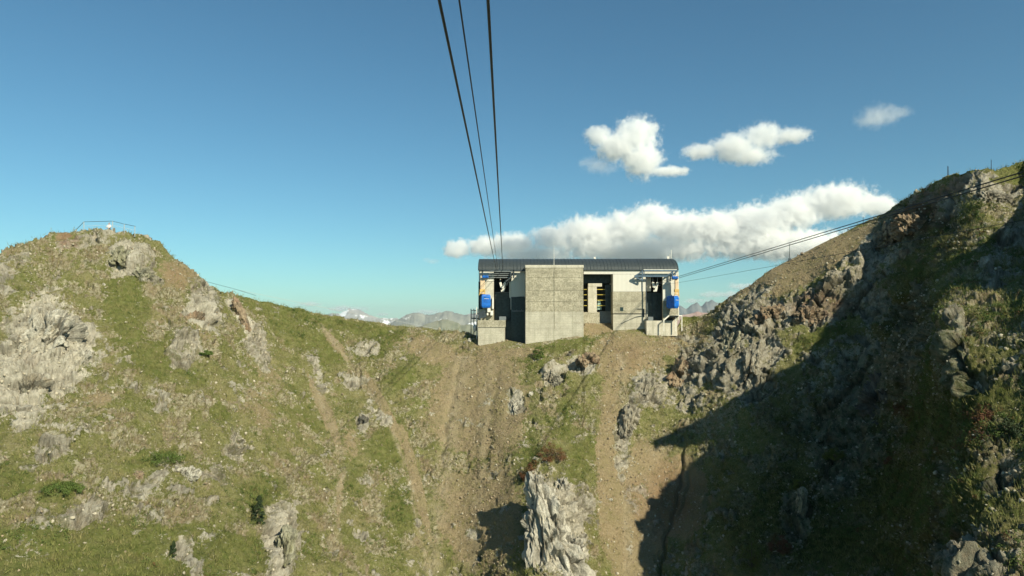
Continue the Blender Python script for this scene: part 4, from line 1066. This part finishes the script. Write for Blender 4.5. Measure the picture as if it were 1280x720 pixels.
rope(pr, .020, 'fence_tape', 'pale thin tape running along the green ridge skyline', None, 'palerope', 'fence tape')

# ------------------------------------------------------------------ far country
def range_mat(name, a, b, snow=0.):
    t = NT(name)
    n = t.noise(.004, 8, .65); n2 = t.noise(.02, 6, .7, t.mapping((1, 1, .35)))
    c = t.mix(t.rng(n, .35, .65), a, b); c = t.mix(t.rng(n2, .5, .68, 0, .6), c, tuple(x * .5 for x in a))
    if snow: c = t.mix(t.rng(t.noise(.0035, 6, .6), .62 - snow * .1, .66 - snow * .1), c, (.78, .80, .82))
    t.color(c); return t.m
def mountain_range(prof, D, depth_, pa, pb_, mat, seed, label, rough_=1., drop=1300.):
    xs = np.arange(pa, pb_, .8); px_ = [p[0] for p in prof]; py_ = [p[1] for p in prof]
    t = np.linspace(-1, 1, 90)
    cz = (402 - np.interp(xs, px_, py_)) / FPX * D
    X = (xs[:, None] - 640) / FPX * D + 0 * t; Y = D + t[None] * depth_ + 0 * xs[:, None]
    q = np.stack([X.ravel(), Y.ravel(), np.zeros(X.size)], 1)
    k = rough_ * D / 9000.
    nz = (ridged(q / (900. * k), 5, .52, seed) - 1.0).reshape(X.shape)
    at_ = np.abs(t)[None]
    Z = cz[:, None] - at_ ** .85 * drop + nz * (70 * k + at_ * 330 * k)
    me = raw_mesh('hills', np.stack([X.ravel(), Y.ravel(), Z.ravel()], 1), np.stack([(lambda m_: m_)(np.arange(X.size).reshape(X.shape))[a:b or None, c:d or None] for a, b, c, d in ((0, -1, 0, -1), (1, 0, 0, -1), (1, 0, 1, 0), (0, -1, 1, 0))], -1).reshape(-1, 4))
    tag(link('hills', me, mat), label, None, None, 'structure')
mountain_range([(-900, 370), (380, 398), (425, 389), (436, 384), (448, 388), (462, 392), (476, 396), (486, 399), (500, 400), (540, 396), (620, 390), (900, 380), (1300, 396), (2100, 380)], 15000, 1800, -700, 2000, range_mat('far_range', (.20, .20, .19), (.34, .33, .31), .6), 3., 'far grey mountains with snow', .8)
mountain_range([(380, 420), (478, 408), (490, 400), (500, 396.5), (508, 393), (520, 392), (532, 393), (545, 389), (558, 386), (570, 387), (580, 389), (596, 390), (640, 386), (700, 388), (760, 392), (800, 396), (850, 390), (1000, 390)], 9500, 1300, 380, 1000, range_mat('middle_range', (.13, .14, .13), (.26, .26, .22), .35), 21., 'blue grey mountain beyond the saddle', .8)
mountain_range([(420, 425), (480, 410), (506, 404), (520, 401), (545, 399.5), (560, 396.5), (575, 397), (596, 399), (650, 398), (730, 404), (800, 406)], 5200, 700, 420, 800, range_mat('near_range', (.13, .14, .09), (.30, .29, .22)), 47., 'grey green ribbed ridge beyond the saddle', 1.)
mountain_range([(780, 392), (840, 386), (850, 380), (858, 383), (864, 377), (871, 374.5), (876, 379), (882, 374), (889, 373), (896, 375), (903, 379), (960, 384), (1100, 380)], 8200, 1100, 770, 1150, range_mat('toothed_range', (.10, .12, .13), (.17, .18, .18)), 66., 'dark toothed ridge right of the station', .6)
mountain_range([(780, 402), (846, 388), (858, 387), (870, 386), (878, 388), (886, 385), (894, 386), (905, 390), (1000, 398)], 4400, 600, 780, 1020, range_mat('red_range', (.26, .15, .13), (.36, .27, .24)), 88., 'reddish ridge right of the station', .6)
gs = MB(); gs.box(-21800, 21800, -1900, 21800, -1900, -1880)
tag(gs.build('valley_ground', plain('valley_ground', (.06, .07, .04), .3, .9, scale=.002)), 'green valley floor far below', None, None, 'structure')

# haze: one closed box round the camera and everything but sky and clouds
hz = MB(); hz.box(-22000, 22000, -2000, 22000, -1901, 420)
hm = bpy.data.materials.new('haze'); hm.use_nodes = True
nt = hm.node_tree; nt.nodes.remove(nt.nodes['Principled BSDF'])
pv = nt.nodes.new('ShaderNodeVolumePrincipled'); pv.inputs['Density'].default_value = 3.2e-5; pv.inputs['Color'].default_value = (.80, .90, 1., 1)
pv.inputs['Anisotropy'].default_value = .2
nt.links.new(pv.outputs[0], nt.nodes['Material Output'].inputs['Volume'])
tag(hz.build('haze', hm), 'pale blue air between the mountains', 'haze', None, 'stuff')

# ------------------------------------------------------------------ clouds, real volumes kilometres away, above the haze
def cloud(blobs, D, dens, label, soft=1.0, nscale=1., seed=0., amp=1.3, step=.16):
    """blobs: (px, py, rx, ry) surveyed; built as ellipsoids D metres off"""
    k = D / FPX
    E = []
    for b in blobs:
        c = at(b[0], b[1], D); rx, rz = b[2] * k, b[3] * k
        E.append((c, (rx, (min(rx, rz * 2.2)) * .9, rz)))
    bm = bmesh.new()
    for c, r_ in E:
        for v in bmesh.ops.create_icosphere(bm, subdivisions=2, radius=1)['verts']:
            v.co = Vector((v.co.x * r_[0] * 1.45, v.co.y * r_[1] * 1.45, v.co.z * r_[2] * 1.45)) + c
    res = bmesh.ops.convex_hull(bm, input=bm.verts)
    bmesh.ops.delete(bm, geom=[g_ for g_ in res['geom_interior'] if isinstance(g_, bmesh.types.BMVert)], context='VERTS')
    o0 = E[0][0].copy()
    for v in bm.verts: v.co -= o0
    me = bpy.data.meshes.new('cloud'); bm.to_mesh(me); bm.free()
    mt = bpy.data.materials.new('cloud'); mt.use_nodes = True; t = NT.__new__(NT); t.m = mt; t.t = mt.node_tree; t.n = t.t.nodes
    t.n.remove(t.n['Principled BSDF']); t.co = t.n.new('ShaderNodeNewGeometry').outputs['Position']
    best = None
    for c, r_ in E:
        mp = t.n.new('ShaderNodeMapping'); mp.inputs['Scale'].default_value = tuple(1 / q for q in r_); mp.inputs['Location'].default_value = tuple(-c[i] / r_[i] for i in range(3))
        t.L(t.co, mp.inputs[0]); ln = t.n.new('ShaderNodeVectorMath'); ln.operation = 'LENGTH'; t.L(mp.outputs[0], ln.inputs[0])
        if best is None: best = ln.outputs['Value']
        else:
            sm_ = t.n.new('ShaderNodeMath'); sm_.operation = 'SMOOTH_MIN'; t.L(best, sm_.inputs[0]); t.L(ln.outputs['Value'], sm_.inputs[1]); sm_.inputs[2].default_value = .35; best = sm_.outputs[0]
    s = nscale / (k * 15.)
    off = t.n.new('ShaderNodeMapping'); off.inputs['Location'].default_value = (seed * 1000, 0, 0); t.L(t.co, off.inputs[0])
    nz = t.noise(s, 8, .70, off.outputs[0])
    v = t.math('ADD', t.math('SUBTRACT', 1.0, best), t.math('MULTIPLY', t.math('SUBTRACT', nz, .52), amp * 1.9))
    d_ = t.rng(v, .0, .30 * soft, 0, dens, True)
    pv = t.n.new('ShaderNodeVolumePrincipled'); pv.inputs['Color'].default_value = (1, 1, 1, 1); pv.inputs['Anisotropy'].default_value = .0
    t.L(d_, pv.inputs['Density']); t.L(pv.outputs[0], t.n['Material Output'].inputs['Volume'])
    mt.cycles.volume_step_rate = step
    o = bpy.data.objects.new('cloud', me); me.materials.append(mt); o.location = o0; col.objects.link(o)
    # the shader reads world positions; the mesh stands where it was surveyed
    tag(o, label, 'cloud')
cloud([(748, 170, 20, 14), (796, 170, 30, 28), (772, 184, 32, 22), (802, 200, 30, 26), (836, 214, 30, 8)], 8000, .014, 'small white cumulus with a notched top above the station', 1.7, 1.5, 3.)
cloud([(876, 190, 28, 11), (918, 184, 34, 20), (955, 170, 28, 19), (988, 170, 30, 11), (935, 195, 40, 13)], 8000, .012, 'flat white cloud slanting up to the right, beside the notched one', 2.0, 1.4, 7.)
cloud([(1100, 144, 30, 17), (1124, 141, 22, 8), (1088, 150, 22, 11)], 8000, .0028, 'small thin wisp of cloud, highest on the right', 2.5, 1.2, 11.)
cloud([(572, 311, 20, 15), (606, 308, 26, 15), (640, 304, 36, 15), (690, 298, 30, 18), (735, 292, 44, 24), (815, 272, 30, 22), (785, 286, 40, 26), (850, 286, 44, 24), (895, 286, 46, 26), (945, 282, 46, 30), (992, 266, 40, 26), (1045, 252, 50, 24), (1095, 256, 26, 14), (800, 312, 130, 18), (980, 306, 120, 22), (670, 318, 70, 11), (1105, 262, 22, 12)],
      9500, .013, 'long bank of white cumulus behind the station roof', 1.7, 1.5, 17., step=.09)
cloud([(1000, 314, 18, 8), (990, 318, 24, 5)], 9500, .004, 'small ragged cloud scrap under the right end of the long bank', 2.2, 1., 19.)
cloud([(540, 327, 12, 4), (533, 325, 7, 4)], 9500, .003, 'tiny cloud scrap left of the long bank', 2.4, 1.3, 23.)
cloud([(905, 368, 40, 6), (930, 358, 24, 6), (872, 376, 24, 4)], 30000, .0022, 'low faint cloud streak over the right ridge', 2.4, 1., 29.)
cloud([(432, 386, 40, 5), (386, 380, 30, 4), (536, 390, 30, 4), (478, 393, 16, 3)], 36000, .0022, 'low faint cloud streak over the far mountains on the left', 2.4, 1., 31.)
cloud([(750, 208, 26, 12), (735, 204, 16, 8)], 8600, .0025, 'faint veil of cloud under the left half of the notched cumulus', 2.6, 1.2, 41.)
